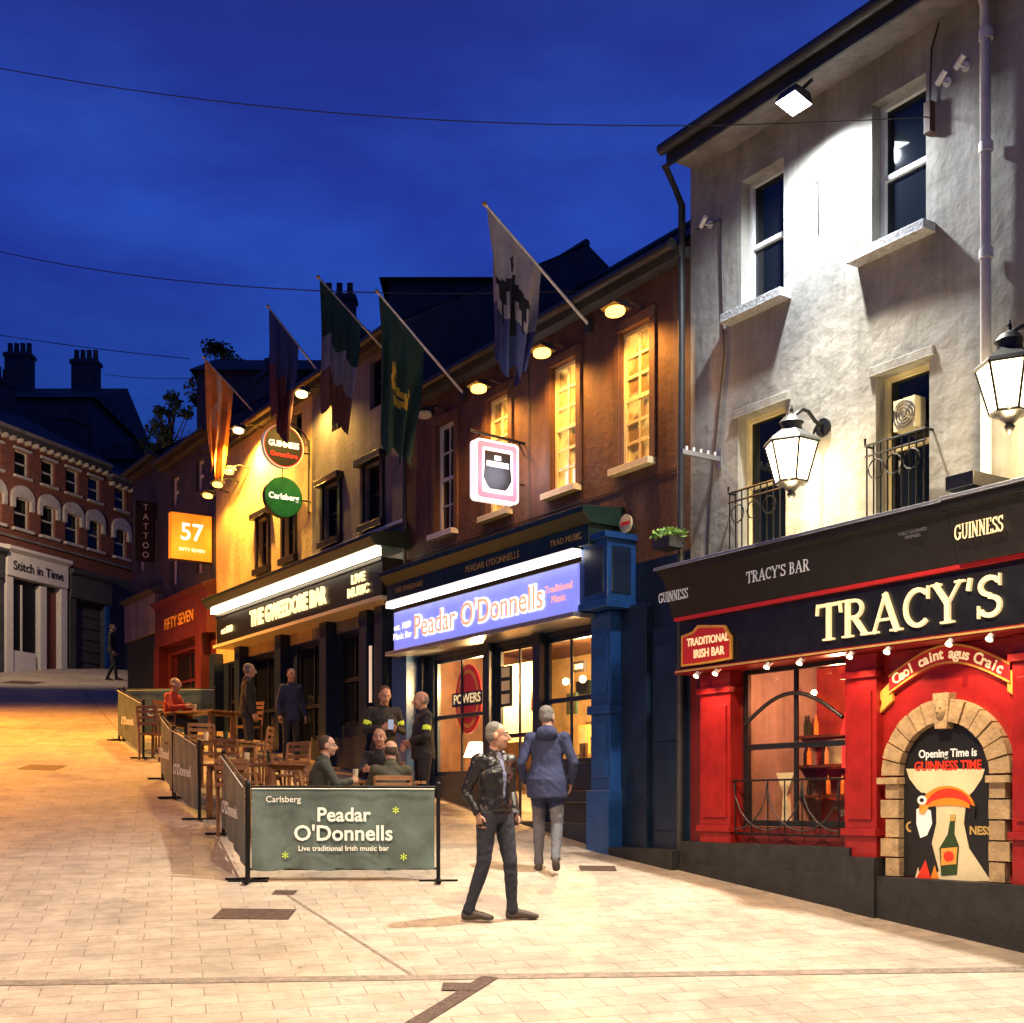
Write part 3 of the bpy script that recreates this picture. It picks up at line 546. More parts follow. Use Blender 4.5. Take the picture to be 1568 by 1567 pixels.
# =====================================================  generic helpers for neighbours
def body(par,u0,u1,z1,mw,ridge,dep=7):
    b=B('body_and_roof',FA,par)
    for uu in (u0,u1): b.quad([(uu,-.001,0),(uu,-dep,0),(uu,-dep,z1),(uu,-.001,z1)],mw); b.quad([(uu,0,z1),(uu,-dep/2,ridge),(uu,-dep,z1)],mw)
    b.quad([(u0,-dep,0),(u1,-dep,0),(u1,-dep,z1),(u0,-dep,z1)],mw)
    b.quad([(u0,.2,z1-.1),(u1,.2,z1-.1),(u1,-dep/2,ridge+.03),(u0,-dep/2,ridge+.03)],'slate'); b.quad([(u0,-dep-.2,z1-.1),(u1,-dep-.2,z1-.1),(u1,-dep/2,ridge+.03),(u0,-dep/2,ridge+.03)],'slate')
    b.box(u0,u1,.0,.16,z1-.22,z1-.1,mw); b.tube([(u0,.26,z1-.12),(u1,.26,z1-.12)],.06,'gutter',10); b.tube([(u0,-dep/2,ridge+.05),(u1,-dep/2,ridge+.05)],.07,'gutter',8)
    b.quad([(u0,-3,4.5),(u1,-3,4.5),(u1,-3,z1),(u0,-3,z1)],'darkwall')
    b.done()
def chimney(par,u,w,z0,z1,n=3,fr=FA,wd=.9):
    b=B('chimney',fr,par); b.box(u-wd/2,u+wd/2,w-.3,w+.3,z0,z1,'darkwall'); b.box(u-wd/2-.06,u+wd/2+.06,w-.36,w+.36,z1-.2,z1-.05,'darkwall')
    for i in range(n): x=u-wd/2+wd*(i+.5)/n; b.tube([(x,w,z1),(x,w,z1+.4),(x,w,z1+.45)],[.12,.1,.12],'darkwall',10)
    b.done()
def flood(px,py,lit=True,w=.4,power=55,col=(1,.46,.09),mm='lampo',name='wall_floodlight',aw=.3):
    g=group(name); u,z=UZ(px,py,w); b=B('housing',FA,g); r=.17
    b.add([(u-r,w-.1,z-.03),(u+r,w-.1,z-.03),(u+r*.8,w+.12,z+.02),(u-r*.8,w+.12,z+.02),(u-r*.6,w-.1,z+.07),(u+r*.6,w-.1,z+.07),(u+r*.5,w+.04,z+.08),(u-r*.5,w+.04,z+.08)],[(4,5,6,7),(0,1,5,4),(1,2,6,5),(2,3,7,6),(3,0,4,7)],'gutter')
    P=[(u+r*.85*math.cos(t*.5236),w+.0+.09*math.sin(t*.5236),z-.012+.02*math.sin(t*.5236)) for t in range(12)]
    b.add([(p[0],p[1],p[2]-.03) for p in P]+P,[tuple(range(12))]+[(i,(i+1)%12,12+(i+1)%12,12+i) for i in range(12)],mm if lit else 'sill')
    b.tube([(u,0,z+.1),(u,w*.5,z+.14),(u,w-.05,z+.07)],.018,'gutter',8); b.done()
    if lit: light('bulb','SPOT',FA.p(u,w-.02,z-.1),power,col,g,aim=FA.p(u,w-aw,z-1.5),spot=150,rad=.07,blend=.7)
def sashset(par,pxs,z0,z1,mf,mg,cols,rows,nm='windows',t=.05,bar=.035):
    b=B(nm,FA,par)
    for (a,c) in pxs: window(b,U(a),U(c),z0,z1,-.05,mf,mg,cols,rows,t,bar); b.box(U(a)-.1,U(c)+.08,-.02,.12,z0-.08,z0-.002,mf)
    return b.done(.004)

# =====================================================  BLUE-SIGN PUB
pub=group('pub_building'); P0,P1=U(622),UL-.004
pw=[(950,997),(845,884),(747,780),(669,697)]
b=B('walls',FA,pub); wall(b,P0,P1,4.4,7.85,[(U(a),U(c),5.57,7.18) for a,c in pw],'brownwall',depth=.12)
gi=[(U(664),U(744),2.0,3.72),(U(760),U(824),1.3,3.72),(U(834),U(908),2.1,3.72)]
wall(b,P0,P1,0,4.4,gi,'dblue',depth=.12)
b.done(); body(pub,P0,P1,7.85,'darkwall',10.2,6.5)
sashset(pub,pw[:3],5.57,7.18,'cream','glowglass',2,6,'lit_side_windows'); sashset(pub,pw[3:],5.57,7.18,'white','glass',2,4,'dark_window',bar=.02)
b=B('window_surrounds',FA,pub)
for a,c in pw:
    for uu in (U(a)-.1,U(c)+.003): b.box(uu,uu+.097,.002,.035,5.57,7.18,'brownwall')
    b.box(U(a)-.1,U(c)+.1,.002,.05,7.182,7.3,'brownwall')
u=P0+.08; b.tube([(u,.2,7.7),(u,.07,7.5),(u,.07,5.2)],.035,'gutter',8)
for a,c in ((.5,7.5),(.9,5.3)): b.tube([(U(800),.012,c),(U(810),.012,c-.4*a),(U(812),.012,5.3)],.007,'gutter',5)
b.tube([(P0+.2,.012,5.35),(P1-.2,.012,5.33)],.008,'gutter',5)
b.done(.005)
b=B('shopfront',FA,pub)
sa,sb=U(597,.5),U(882,.5)
b.box(sa,sb,.002,.42,3.86,4.46,'dblue'); 
b.box(sa-.1,sb+.25,.0,.5,4.62,4.86,'green'); sweep(b,[(.002,4.861),(.5,4.861),(.62,4.98),(.62,5.05),(.002,5.1)],sa-.12,sb+.3,'green')
b.box(sa-.05,sb+.02,.44,.54,4.52,4.6,'strip2'); b.box(sa-.05,sb+.02,.0,.57,4.601,4.62,'black'); b.box(sa-.06,sb+.02,.0,.55,3.8,3.858,'steel')
ua,ub=U(905,.25),U(935,.25)
b.box(ua,ub,0,.25,.3,3.85,'blue'); va,vb=U(890,.42),U(930,.42)
b.box(va,vb,0,.42,3.95,4.66,'blue'); b.box(va-.04,vb+.04,0,.48,4.661,4.73,'blue'); b.box(va-.03,vb+.02,0,.45,3.87,3.949,'blue'); b.box(va+.07,vb-.07,.42,.43,4.04,4.58,'dblue'); b.box(vb,vb+.012,.08,.36,4.04,4.58,'dblue')
b.box(ua+.06,ub-.05,.25,.265,1.9,2.55,'blue'); b.box(ua+.06,ub-.05,.25,.265,2.9,3.6,'blue'); b.box(ua-.03,ub+.03,0,.30,.3,1.75,'blue'); b.box(ua-.03,ub+.03,0,.29,2.65,2.75,'blue')
ua,ub=U(600,.3),U(622,.3); b.box(ua,ub,0,.3,.3,3.8,'blue')
for a,c,z0,z1 in gi:
    window(b,a,c,z0,z1,-.03,'dblue',mg='pane',cols=2,rows=2,t=.06,bar=.035)
    b.box(a-.05,c+.05,.003,.05,z0-.5,z0-.35,'dblue')
for px in(650,752,829): b.box(U(px)-.08,U(px)+.08,.002,.09,.8,3.8,'dblue')
b.box(P0,U(908),.002,.07,.6,1.35,'dblue')
b.box(U(962),U(1000),.002,.1,.5,3.9,'dblue'); b.box(U(1003),U(1052),.002,.04,.7,3.6,'dblue'); b.box(U(1010),U(1046),.04,.06,1.3,2.1,'dblue'); b.box(U(1010),U(1046),.04,.06,2.3,3.4,'dblue'); b.box(U(962),U(1060),.0,.3,.3,gz(U(1010))+.14,'plinth')
b.done(.006)
b=B('lit_fascia',FA,pub); b.box(sa+.05,sb-.03,.421,.455,3.88,4.44,'peadar'); b.done()
c_=(sa+sb)/2
text("Peadar O'Donnells",FA,c_+.0,.47,4.14,.44,'peadshadow',pub,ext=.004,offs=.022,sx=.98); text("Peadar O'Donnells",FA,c_+.0,.485,4.14,.44,'peadtext',pub,ext=.004,offs=.0,sx=.98)
text("est. 1889\nMusic Bar",FA,sa+.33,.47,4.14,.14,'peadshadow',pub,ext=.003); text("Traditional\nMusic",FA,sb-.4,.47,4.14,.13,'peadtext',pub,ext=.003)
text("PEADAR O'DONNELLS",FA,c_+.5,.51,4.74,.13,'goldd',pub,ext=.004); text("THE GWEEDORE",FA,sa+.6,.51,4.74,.11,'goldd',pub,ext=.004); text("TRAD MUSIC",FA,sb-.2,.51,4.74,.11,'goldd',pub,ext=.004)
# interior
b=B('bar_interior',FA,pub)
x0,x1=P0+.2,U(940); b.quad([(x0,-2.6,.5),(x1,-2.6,.5),(x1,-2.6,4),(x0,-2.6,4)],'roomc'); b.quad([(x0,-2.6,3.95),(x1,-2.6,3.95),(x1,-.13,3.95),(x0,-.13,3.95)],'roomd'); b.quad([(x0,-2.6,1.1),(x1,-2.6,1.1),(x1,-.13,1.1),(x0,-.13,1.1)],'roomd')
for uu in(x0,x1): b.quad([(uu,-2.6,.5),(uu,-.13,.5),(uu,-.13,4),(uu,-2.6,4)],'roomd')
for i in range(40):
    u=random.uniform(x0+.2,x1-.4); z=random.uniform(1.9,3.5); a=random.uniform(.12,.35); c=random.uniform(.15,.45); w=random.choice([-2.55,-1.9,-1.4,-.8]) ; b.box(u,u+a,w,w+.04,z,z+c,random.choice(['roomd','banner','roomd','green','goldd','maroon','black'])); b.box(u+.04,u+a-.04,w+.04,w+.045,z+.04,z+c-.04,random.choice(['creamp','roomc','roomd','black']))
for i in range(14): u=random.uniform(x0,x1); b.tube([(u,-1.5,1.1),(u,-1.5,2.15)],.03,'roomd',8); b.box(u-.2,u+.2,-1.7,-1.3,2.1,2.15,'roomd')
for i in range(9): u=U(850)+i*.13; b.ball((u,-.9+random.uniform(-.4,.3),3.2+random.uniform(-.2,.2)),.045,'bulb',10,7)
for u in (U(775),U(800)): b.ball((u,-1,3.3),.05,'bulb',10,7)
u=U(684); b.tube([(u,-.5,2.05),(u,-.5,2.3)],[.05,.02],'cream',10); b.tube([(u,-.5,2.28),(u,-.5,2.5)],[.18,.1],'bulb',14)
b.box(U(668),U(742),-1.0,-.96,2.5,3.66,'creamp')
for i in range(6): b.tube([(U(700)+i*.12,-.4,2.02),(U(700)+i*.12,-.4,2.2)],[.03,.012],'bottle',8)
b.done()
for u,w in ((U(700),-.45),(U(790),-1.2),(U(870),-1.2)): light('bar_lamp','POINT',FA.p(u,w,3.4),330,(1,.60,.22),pub,rad=.1)
g=group('whiskey_sign'); fr=Fr(FA.p(U(706),-.12,3.1),FA.ex,FA.ey); b=B('disc',fr,g)
b.prism([(.36*math.cos(t*math.pi/16),.5*math.sin(t*math.pi/16)) for t in range(32)],-.02,.0,'redl'); b.prism([(.29*math.cos(t*math.pi/16),.42*math.sin(t*math.pi/16)) for t in range(32)],.0,.006,'banner'); b.prism([(.25*math.cos(t*math.pi/16),.37*math.sin(t*math.pi/16)) for t in range(32)],.0061,.01,'redl'); b.box(-.42,.42,.011,.02,-.1,.1,'black'); b.done(); text('POWERS',fr,0,.024,0,.19,'goldl',g,ext=.002,offs=.003)
g=group('notice_board'); b=B('board',FA,g); b.box(U(770),U(786),.01,.04,2.9,3.45,'green'); 
for z in (2.94,3.12,3.3): b.box(U(770)+.03,U(786)-.03,.04,.045,z,z+.13,'creamp')
b.done()
for px,py,pw_ in ((942,474,190),(830,538,190),(733,593,150),(650,633,0)): flood(px,py,pw_>0,power=pw_ or 1)
# square hanging sign
g=group('hanging_pub_sign'); su=U(803); wa,wb=WP(su,790),WP(su,724)
SF=Fr(FA.p(su,0,0),-FA.ey,FA.ex)
zt=ZW(su,.5,678); zb=ZW(su,.5,770)
def rr(x0,x1,z0,z1,r,n=5):
    P=[]
    for cx,cz,a in ((x1-r,z0+r,-90),(x1-r,z1-r,0),(x0+r,z1-r,90),(x0+r,z0+r,180)):
        P+=[(cx+r*math.cos(math.radians(a+90*i/n)),cz+r*math.sin(math.radians(a+90*i/n))) for i in range(n+1)]
    return P
b=B('box_sign',SF,g); b.prism(rr(-wb,-wa,zb,zt,.06),-.07,.07,'signw')
for s_ in(-1,1):
    def L2(P,k,m): b.prism(P,s_*.07,s_*(.07+.002*k),m)
    L2(rr(-wb+.03,-wa-.03,zb+.03,zt-.03,.05),1,'signp'); L2(rr(-wb+.1,-wa-.1,zb+.1,zt-.1,.03),2,'signw')
    cx=-(wa+wb)/2; cz=(zb+zt)/2; L2([(cx-.2,cz+.25),(cx+.2,cz+.25),(cx+.2,cz+.06),(cx+.22,cz-.1),(cx+.16,cz-.2),(cx+.12,cz-.24),(cx-.12,cz-.24),(cx-.16,cz-.2),(cx-.22,cz-.1),(cx-.2,cz+.06)],3,'signb')
    L2([(cx-.17,cz+.12),(cx+.17,cz+.12),(cx+.17,cz+.05),(cx-.17,cz+.05)],4,'signw'); L2([(cx-.05,cz+.14),(cx+.05,cz+.14),(cx+.05,cz+.2),(cx-.05,cz+.2)],4,'signw')
b.done(.01)
b=B('bracket',FA,g); b.tube([(su,0,zt+.06),(su,wb+.05,zt+.1)],.02,'iron',8); 
for w in(wa+.1,wb-.1): b.tube([(su,w,zt-.01),(su,w,zt+.09)],.012,'iron',6)
b.tube([(su,0,zt-.1),(su,.05,zt-.02),(su,.1,zt+.07)],.01,'iron',6); b.tube([(su,0,cz-.1),(su,wa,cz-.1)],.012,'iron',6); b.done()
for sg in(-1,1): light('sign_glow','POINT',FA.p(su+sg*.35,(wa+wb)/2-.1,cz),4 if sg<0 else 14,(.70,.76,1),g,rad=.2)
g=group('satellite_dish'); fr=Fr(FA.p(U(975),0,Z(975,805)),FA.ex,FA.ey); b=B('dish',fr,g); b.tube([(0,.1,0),(.0,.14,.0),(0,.17,0)],[.03,.10,.11],'creamp',20); b.tube([(0,0,-.05),(0,.1,0)],.015,'gutter',8); b.box(-.08,.08,.17,.175,-.02,.02,'redl'); b.done()
g=group('hanging_planter'); fr=Fr(FA.p(U(1050),.25,Z(1050,818,.25)),FA.ex,FA.ey); b=B('pot',fr,g); b.box(-.13,.15,-.1,.12,-.12,.0,'gutter'); b.tube([(0,-.25,.02),(0,-.1,-.02)],.012,'iron',6)
for i in range(110):
    c=Vector((random.uniform(-.16,.2),random.uniform(-.12,.16),random.uniform(0,.09))); d1=Vector((random.uniform(-1,1),random.uniform(-1,1),random.uniform(0,1))).normalized()*.045; d2=d1.cross(Vector((random.random(),.3,.5))).normalized()*.016
    b.quad([tuple(c-d1),tuple(c+d2),tuple(c+d1),tuple(c-d2)],'leafg')
b.done()

# =====================================================  LEFT PUB (long white lit strip)
pub=group('pub_building'); Q0,Q1=U(331),P0-.004
b=B('walls',FA,pub); zt_=9.1
qw=[(559,585),(497,520),(436,452),(396,411)]
ops=[(U(a),U(c),6.15,7.1) for a,c in qw]+[(U(508),U(524),8.0,8.75),(U(448),U(462),8.0,8.75),(U(566),U(586),8.0,8.8)]
um=U(478)
wall(b,um,Q1,4.5,zt_,[o for o in ops if o[0]>um],'greywall',depth=.15); wall(b,Q0,um,4.5,zt_,[o for o in ops if o[0]<um],'floodtint',depth=.15)
wall(b,Q0,Q1,1,4.5,[(U(a),U(c),z0,4.5-.05) for a,c,z0 in ((350,372,2.9),(385,430,2.3),(455,500,2.2),(520,560,2.9))],'dblue',depth=.1)
b.done(); body(pub,Q0,Q1,zt_,'darkwall',11.1,7)
b=B('windows',FA,pub)
for o in ops:
    window(b,o[0],o[1],o[2],o[3],-.08,'black',cols=1,rows=2,t=.05)
    if o[2]<7: 
        for s_ in (0,1): 
            uu=o[0]-.1 if s_==0 else o[1]+.002; b.box(uu,uu+.098,.002,.05,o[2],o[3]+.02,'black')
        b.box(o[0]-.16,o[1]+.16,.002,.14,o[3]+.021,o[3]+.13,'black'); b.box(o[0]-.12,o[1]+.12,.002,.1,o[2]-.12,o[2]-.002,'black')
b.box(um,Q1,.002,.06,5.95,6.0,'white')
for a,c,z0 in ((350,372,2.9),(385,430,2.3),(455,500,2.2),(520,560,2.9)): window(b,U(a),U(c),z0,4.45,-.04,'black',cols=2,rows=2,t=.06,bar=.04)
b.done(.004)
b=B('shopfront',FA,pub); ga,gb=U(327,.5),U(580,.5)
b.box(ga,gb,.002,.44,4.76,5.3,'black'); b.box(ga-.05,gb+.05,0,.5,4.70,4.759,'cream'); b.box(ga,gb,.46,.56,5.38,5.5,'strip'); sweep(b,[(.002,5.301),(.46,5.301),(.46,5.355),(.002,5.355)],ga,gb,'black')
sweep(b,[(.002,5.501),(.6,5.501),(.70,5.62),(.70,5.68),(.002,5.8)],ga-.1,gb+.1,'green')
for px in(338,377,440,510,572,596): uu=U(px); b.box(uu-.14,uu+.14,.002,.2,1.5,4.7,'dblue'); b.box(uu-.17,uu+.17,.002,.24,1.5,gz(uu)+.5,'dblue')
b.box(Q0,Q1,.002,.09,1.2,2.7,'dblue'); b.box(U(584.5),U(587),.2,.23,3.2,4.1,'wd')
b.done(.006)
text("THE GWEEDORE BAR",FA,U(438,.45),.46,5.04,.40,'gwtext',pub,ext=.012,offs=.014,sx=.86); text("est 1850",FA,U(348,.45),.46,5.0,.17,'gwtext',pub,ext=.01,offs=.004); text("LIVE\nMUSIC",FA,U(549,.45),.46,5.04,.2,'gwtext',pub,ext=.01,offs=.006,sx=1.3)
for px,py,pw_,ml_ in ((462,602,300,'lampy'),(365,658,1700,'lampy')): flood(px,py,True,.5,pw_,(1,.54,.10),ml_,aw=.45)
chimney(pub,U(418,-3.5),-3.5,10.4,12.9,3); chimney(pub,U(530,-3.5),-3.5,10.4,12.6,3)
g=group('round_pub_sign'); su=U(475); w0_,w1_=WP(su,463),WP(su,401); cw=(w0_+w1_)/2; r=(w1_-w0_)/2; SF=Fr(FA.p(su,0,0),-FA.ey,FA.ex)
def disc(b,cx,cz,r,y0,y1,m,n=32): b.prism([(cx+r*math.cos(2*math.pi*i/n),cz+r*math.sin(2*math.pi*i/n)) for i in range(n)],y0,y1,m)
c1=ZW(su,cw,685); b=B('disc',SF,g); disc(b,-cw,c1,r,-.06,.06,'whitel'); disc(b,-cw,c1,r*.96,.06,.064,'redl'); disc(b,-cw,c1,r*.91,.064,.068,'signb'); b.prism([(-cw-.05,c1+.15),(-cw+.05,c1+.15),(-cw+.03,c1+.28),(-cw-.02,c1+.29)],.068,.072,'goldl'); b.done()
text('GUINNESS',SF,-cw,.074,c1+.02,.145,'wl',g,ext=.002,offs=.003,sx=.85); text('Gweedore',SF,-cw,.074,c1-.16,.12,'redglow',g,ext=.002,offs=.003)
b=B('bracket',FA,g); b.tube([(su,0,c1-.05),(su,w0_,c1-.05)],.015,'iron',8); b.tube([(su,0.02,c1-.3)]+[(su,.02+cw*(1-math.cos(t*math.pi/12)),c1+.05+.42*math.sin(t*math.pi/12)) for t in range(7)],.015,'iron',8); b.tube([(su,.0,c1-1.1),(su,.03,c1-1.1),(su,.03,c1+.2)],.018,'iron',8); b.done()
g=group('round_beer_sign'); c2=ZW(su,cw,763); b=B('disc',SF,g); disc(b,-cw,c2,r*.93,-.06,.06,'gutter'); disc(b,-cw,c2,r*.91,.06,.065,'cgreen'); b.done(); text('Carlsberg',SF,-cw,.07,c2,.145,'wl',g,ext=.002,offs=.003); b=B('bracket',FA,g); b.tube([(su,0,c2),(su,w0_,c2)],.014,'iron',8); b.tube([(su,cw,c1-r),(su,cw,c2+r*.9)],.01,'iron',6); b.done()

# =====================================================  RED SHOP and DARK SHOP
sh=group('red_shop_building'); R0,R1=U(250),Q0-.004
b=B('walls',FA,sh); ops=[(U(262),U(274),6.6,7.8),(U(300),U(312),6.6,7.8),(U(262),U(274),8.4,9.1),(U(300),U(312),8.4,9.1)]
wall(b,R0,R1,5.2,9.6,ops,'darkwall',depth=.15); wall(b,R0,R1,2,5.2,[(U(262),U(308),3.7,5.0)],'redwall',depth=.2)
b.done(); body(sh,R0,R1,9.6,'darkwall',12.0,7)
b=B('details',FA,sh)
for o in ops: window(b,o[0],o[1],o[2],o[3],-.08,'white',cols=1)
window(b,U(262),U(308),3.7,5.0,-.1,'redwall',cols=2)
b.box(R0,R1,.002,.2,5.2,6.1,'redwall'); sweep(b,[(.002,6.101),(.2,6.101),(.32,6.22),(.002,6.35)],R0,R1,'redwall')
for px in(253,318): b.box(U(px)-.18,U(px)+.18,.002,.22,2.5,5.2,'redwall')
b.done(.006); text('FIFTY SEVEN',FA,(R0+R1)/2,.22,5.65,.36,'banner',sh,ext=.01)
for px,py in ((350,721),(333,741),(318,758)): flood(px,py,True,.45,80,(1,.46,.08),'lampo')
g=group('illuminated_box_sign'); su=U(325); wa,wb=WP(su,322),WP(su,260); SF=Fr(FA.p(su,0,0),-FA.ey,FA.ex); zt=ZW(su,.4,790); zb=ZW(su,.4,860)
b=B('box',SF,g); b.box(-wb,-wa,-.09,.09,zb,zt,'or57'); b.box(-wb-.02,-wa+.02,-.08,.08,zt,zt+.02,'gutter'); b.box(-wb-.02,-wa+.02,-.08,.08,zb-.02,zb,'gutter'); b.done(.01)
text('57',SF,-(wa+wb)/2,.1,(zt+zb)/2+.08,.5,'wl',g,ext=.003,offs=.006); text('FIFTY SEVEN',SF,-(wa+wb)/2,.1,zb+.2,.1,'wl',g,ext=.002); b=B('bracket',FA,g)
for z in(zb+.1,zt-.1): b.tube([(su,0,z),(su,wa,z)],.02,'iron',8)
b.done()
sh=group('tattoo_shop_building'); T0,T1=U(203),R0-.004
b=B('walls',FA,sh); ops=[(U(212),U(220),7.3,8.4),(U(232),U(240),7.3,8.4)]
wall(b,T0,T1,2,9.9,ops,'darkwall',depth=.15); b.done(); body(sh,T0,T1,9.9,'darkwall',12.2,7)
b=B('details',FA,sh)
for o in ops: window(b,o[0],o[1],o[2],o[3],-.08,'white')
b.box(T0,T1,.002,.12,2.5,5.6,'black'); b.box(T0,T1,.002,.2,5.601,6.5,'greywall'); sweep(b,[(.002,6.501),(.2,6.501),(.35,6.6),(.002,6.75)],T0,T1,'darkwall'); b.done()
g=group('vertical_shop_sign'); su=U(241); wa,wb=WP(su,238),WP(su,206); SF=Fr(FA.p(su,0,0),-FA.ey,FA.ex); zt=ZW(su,.4,768); zb=ZW(su,.4,860)
b=B('box',SF,g); b.box(-wb,-wa,-.05,.05,zb,zt,'signb'); b.tube([(-wa,0,zt-.1),(0,0,zt-.1)],.02,'iron',8); b.done(.01)
for i,ch in enumerate('TATTOO'): text(ch,SF,-(wa+wb)/2,.055,zt-.15-i*(zt-zb-.25)/5.2,.2,'white',g,ext=.002)

# =====================================================  LEFT SIDE HOUSES
ex=Vector((.354,.935,0)).normalized(); FLt=Fr((-17.5,38,0),ex,(ex.y,-ex.x,0))
def brickrow(t0,t1,ze,zb,cent):
    h_=group('brick_house'); b=B('walls',FLt,h_); ops=[]
    for c in cent: ops+=[(c-.33,c+.33,12.45,13.3),(c-.36,c+.36,10.7,11.75)]
    wall(b,t0,t1,9.9,ze,ops,'brickb',depth=.15); wall(b,t0,t1,3,9.9,[],'darkwall')
    for tt in(t0,t1): b.quad([(tt,0,3),(tt,-8,3),(tt,-8,ze),(tt,0,ze)],'brickb'); b.quad([(tt,0,ze),(tt,-4,ze+2.3),(tt,-8,ze)],'brickb')
    b.quad([(t0,-2,9.9),(t1,-2,9.9),(t1,-2,ze),(t0,-2,ze)],'darkwall')
    b.done(); b=B('trim',FLt,h_)
    for c in cent:
        window(b,c-.33,c+.33,12.45,13.3,-.08,'oldwhite'); window(b,c-.36,c+.36,10.7,11.75,-.08,'oldwhite')
        b.prism([(c-.52,11.35)]+[(c-.52*math.cos(t*math.pi/10),11.72+.42*math.sin(t*math.pi/10)) for t in range(11)]+[(c+.52,11.35),(c+.36,11.35)]+[(c+.36*math.cos(t*math.pi/10),11.66+.06*math.sin(t*math.pi/10)) for t in range(11)]+[(c-.36,11.35)],.002,.1,'oldwhite')
        b.box(c-.46,c+.46,.002,.14,10.6,10.695,'oldwhite'); b.box(c-.4,c+.4,.002,.1,13.302,13.38,'oldwhite'); b.box(c-.4,c+.4,.002,.12,12.37,12.445,'oldwhite')
    b.box(t0,t1,.002,.1,10.32,10.4,'greywall'); b.box(t0,t1,0,.25,ze-.25,ze-.1,'darkwall'); 
    n=int((t1-t0)/.35)
    for i in range(n): x=t0+(i+.5)*(t1-t0)/n; b.box(x-.05,x+.05,.002,.22,ze-.38,ze-.251,'oldwhite')
    b.box(t0,t1,0,.32,ze-.1,ze,'greywall'); b.done(.004)
    b=B('roof',FLt,h_); b.quad([(t0,.3,ze+.003),(t1,.3,ze+.003),(t1,-4,ze+2.3),(t0,-4,ze+2.3)],'slate'); b.quad([(t0,-8.3,ze+.003),(t1,-8.3,ze+.003),(t1,-4,ze+2.3),(t0,-4,ze+2.3)],'slate'); b.done()
    return h_
h1=brickrow(-9,7.6,13.9,3,[-6,-4.6,-3.2,-1.8,-.4,1.0,2.1,3.35,4.6,5.8,6.95])
chimney(h1,-1,-4,15.3,17.6,5,FLt,2.4); chimney(h1,5.8,-4,15.3,17.2,7,FLt,2.6)
h2=brickrow(7.62,13,13.6,3,[8.4,9.6,10.8,12]); chimney(h2,10.5,-4,15.3,16.9,3,FLt,1.2)
b=B('shopfronts',FLt,h1)
for (a,c,m,zz) in ((-8.5,2.2,'darkwall',9.6),(2.35,5.2,'white',9.75),(5.35,7.5,'darkwall',9.5)):
    b.box(a,c,.002,.35,zz-.75,zz,m); sweep(b,[(.002,zz),(.35,zz),(.5,zz+.1),(.5,zz+.2),(.002,zz+.3)],a-.05,c+.05,m)
    for x in (a+.15,c-.15): b.box(x-.15,x+.15,.002,.3,4.8,zz-.75,m)
    if m=='white': b.box(a+.3,a+1.45,.002,.12,6.6,8.8,'black'); b.box(a+.8,a+.86,.121,.16,6.6,8.8,'white'); b.box(a+.3,a+1.45,.002,.2,4.8,6.6,'white'); b.box(a+1.6,a+1.9,.002,.25,4.8,8.9,'white'); b.box(a+1.95,c-.3,.002,.08,5.3,8.8,'maroon')
    else: 
        for i in range(18): b.box(a+.3,c-.3,.002,.06+.03*(i%2),5.2+i*.2,5.39+i*.2,'darkwall')
b.box(7.1,7.3,.3,.4,4.8,8.7,'blue')
b.done(.004); text('Stitch in Time',FLt,3.75,.37,9.35,.42,'black',h1,ext=.01)

def house(name,x0,x1,y0,y1,z0,z1,rz,chs=()):
    g=group(name); b=B('walls',WORLD,g); b.box(x0,x1,y0,y1,z0,z1,'darkwall'); ym=(y0+y1)/2
    b.add([(x0-.2,y0-.2,z1-.05),(x1+.2,y0-.2,z1-.05),(x1+.2,ym,rz),(x0-.2,ym,rz),(x1+.2,y1+.2,z1-.05),(x0-.2,y1+.2,z1-.05)],[(0,1,2,3),(3,2,4,5),(0,3,5),(1,2,4)],'slate')
    n=max(1,int((x1-x0)/2))
    for i in range(n): x=x0+(i+.5)*(x1-x0)/n; b.box(x-.4,x+.4,y0-.03,y0-.001,z1-2,z1-.7,'glass')
    b.done()
    for c,zc_,k in chs: chimney(g,c,ym,rz-.8,zc_,k,WORLD,1.1)
house('terrace_house',-2.9,1.2,29,34,5,13.9,14.6); house('terrace_house',1.4,5.5,29.5,35,5,14.0,15.3)
house('terrace_house',-10.2,-4,40,46,5,15.6,17.0,[(-6,19.2,3)]); house('terrace_house',-16.8,-10.5,50,56,5,15.5,17)
house('terrace_house',-23,-17,50,58,5,18,19.7,[(-21.5,21.2,4),(-18.6,20.9,4)]); house('terrace_house',-34,-23.5,52,60,5,18.5,20.6,[(-31,22,4),(-25.5,21.8,4)])
b=B('hill'); P=[];F=[]
for j in range(14):
    for i in range(30):
        x=-90+i*6; y=66+j*6; P.append((x,y,4+19*math.exp(-((x+8)/45)**2)*math.sin(min(1,j/7)*math.pi/2)+random.uniform(-.6,.6)))
for j in range(13):
    for i in range(29): k=j*30+i; F.append((k,k+1,k+31,k+30))
b.add(P,F,'leaf',True); b.done()
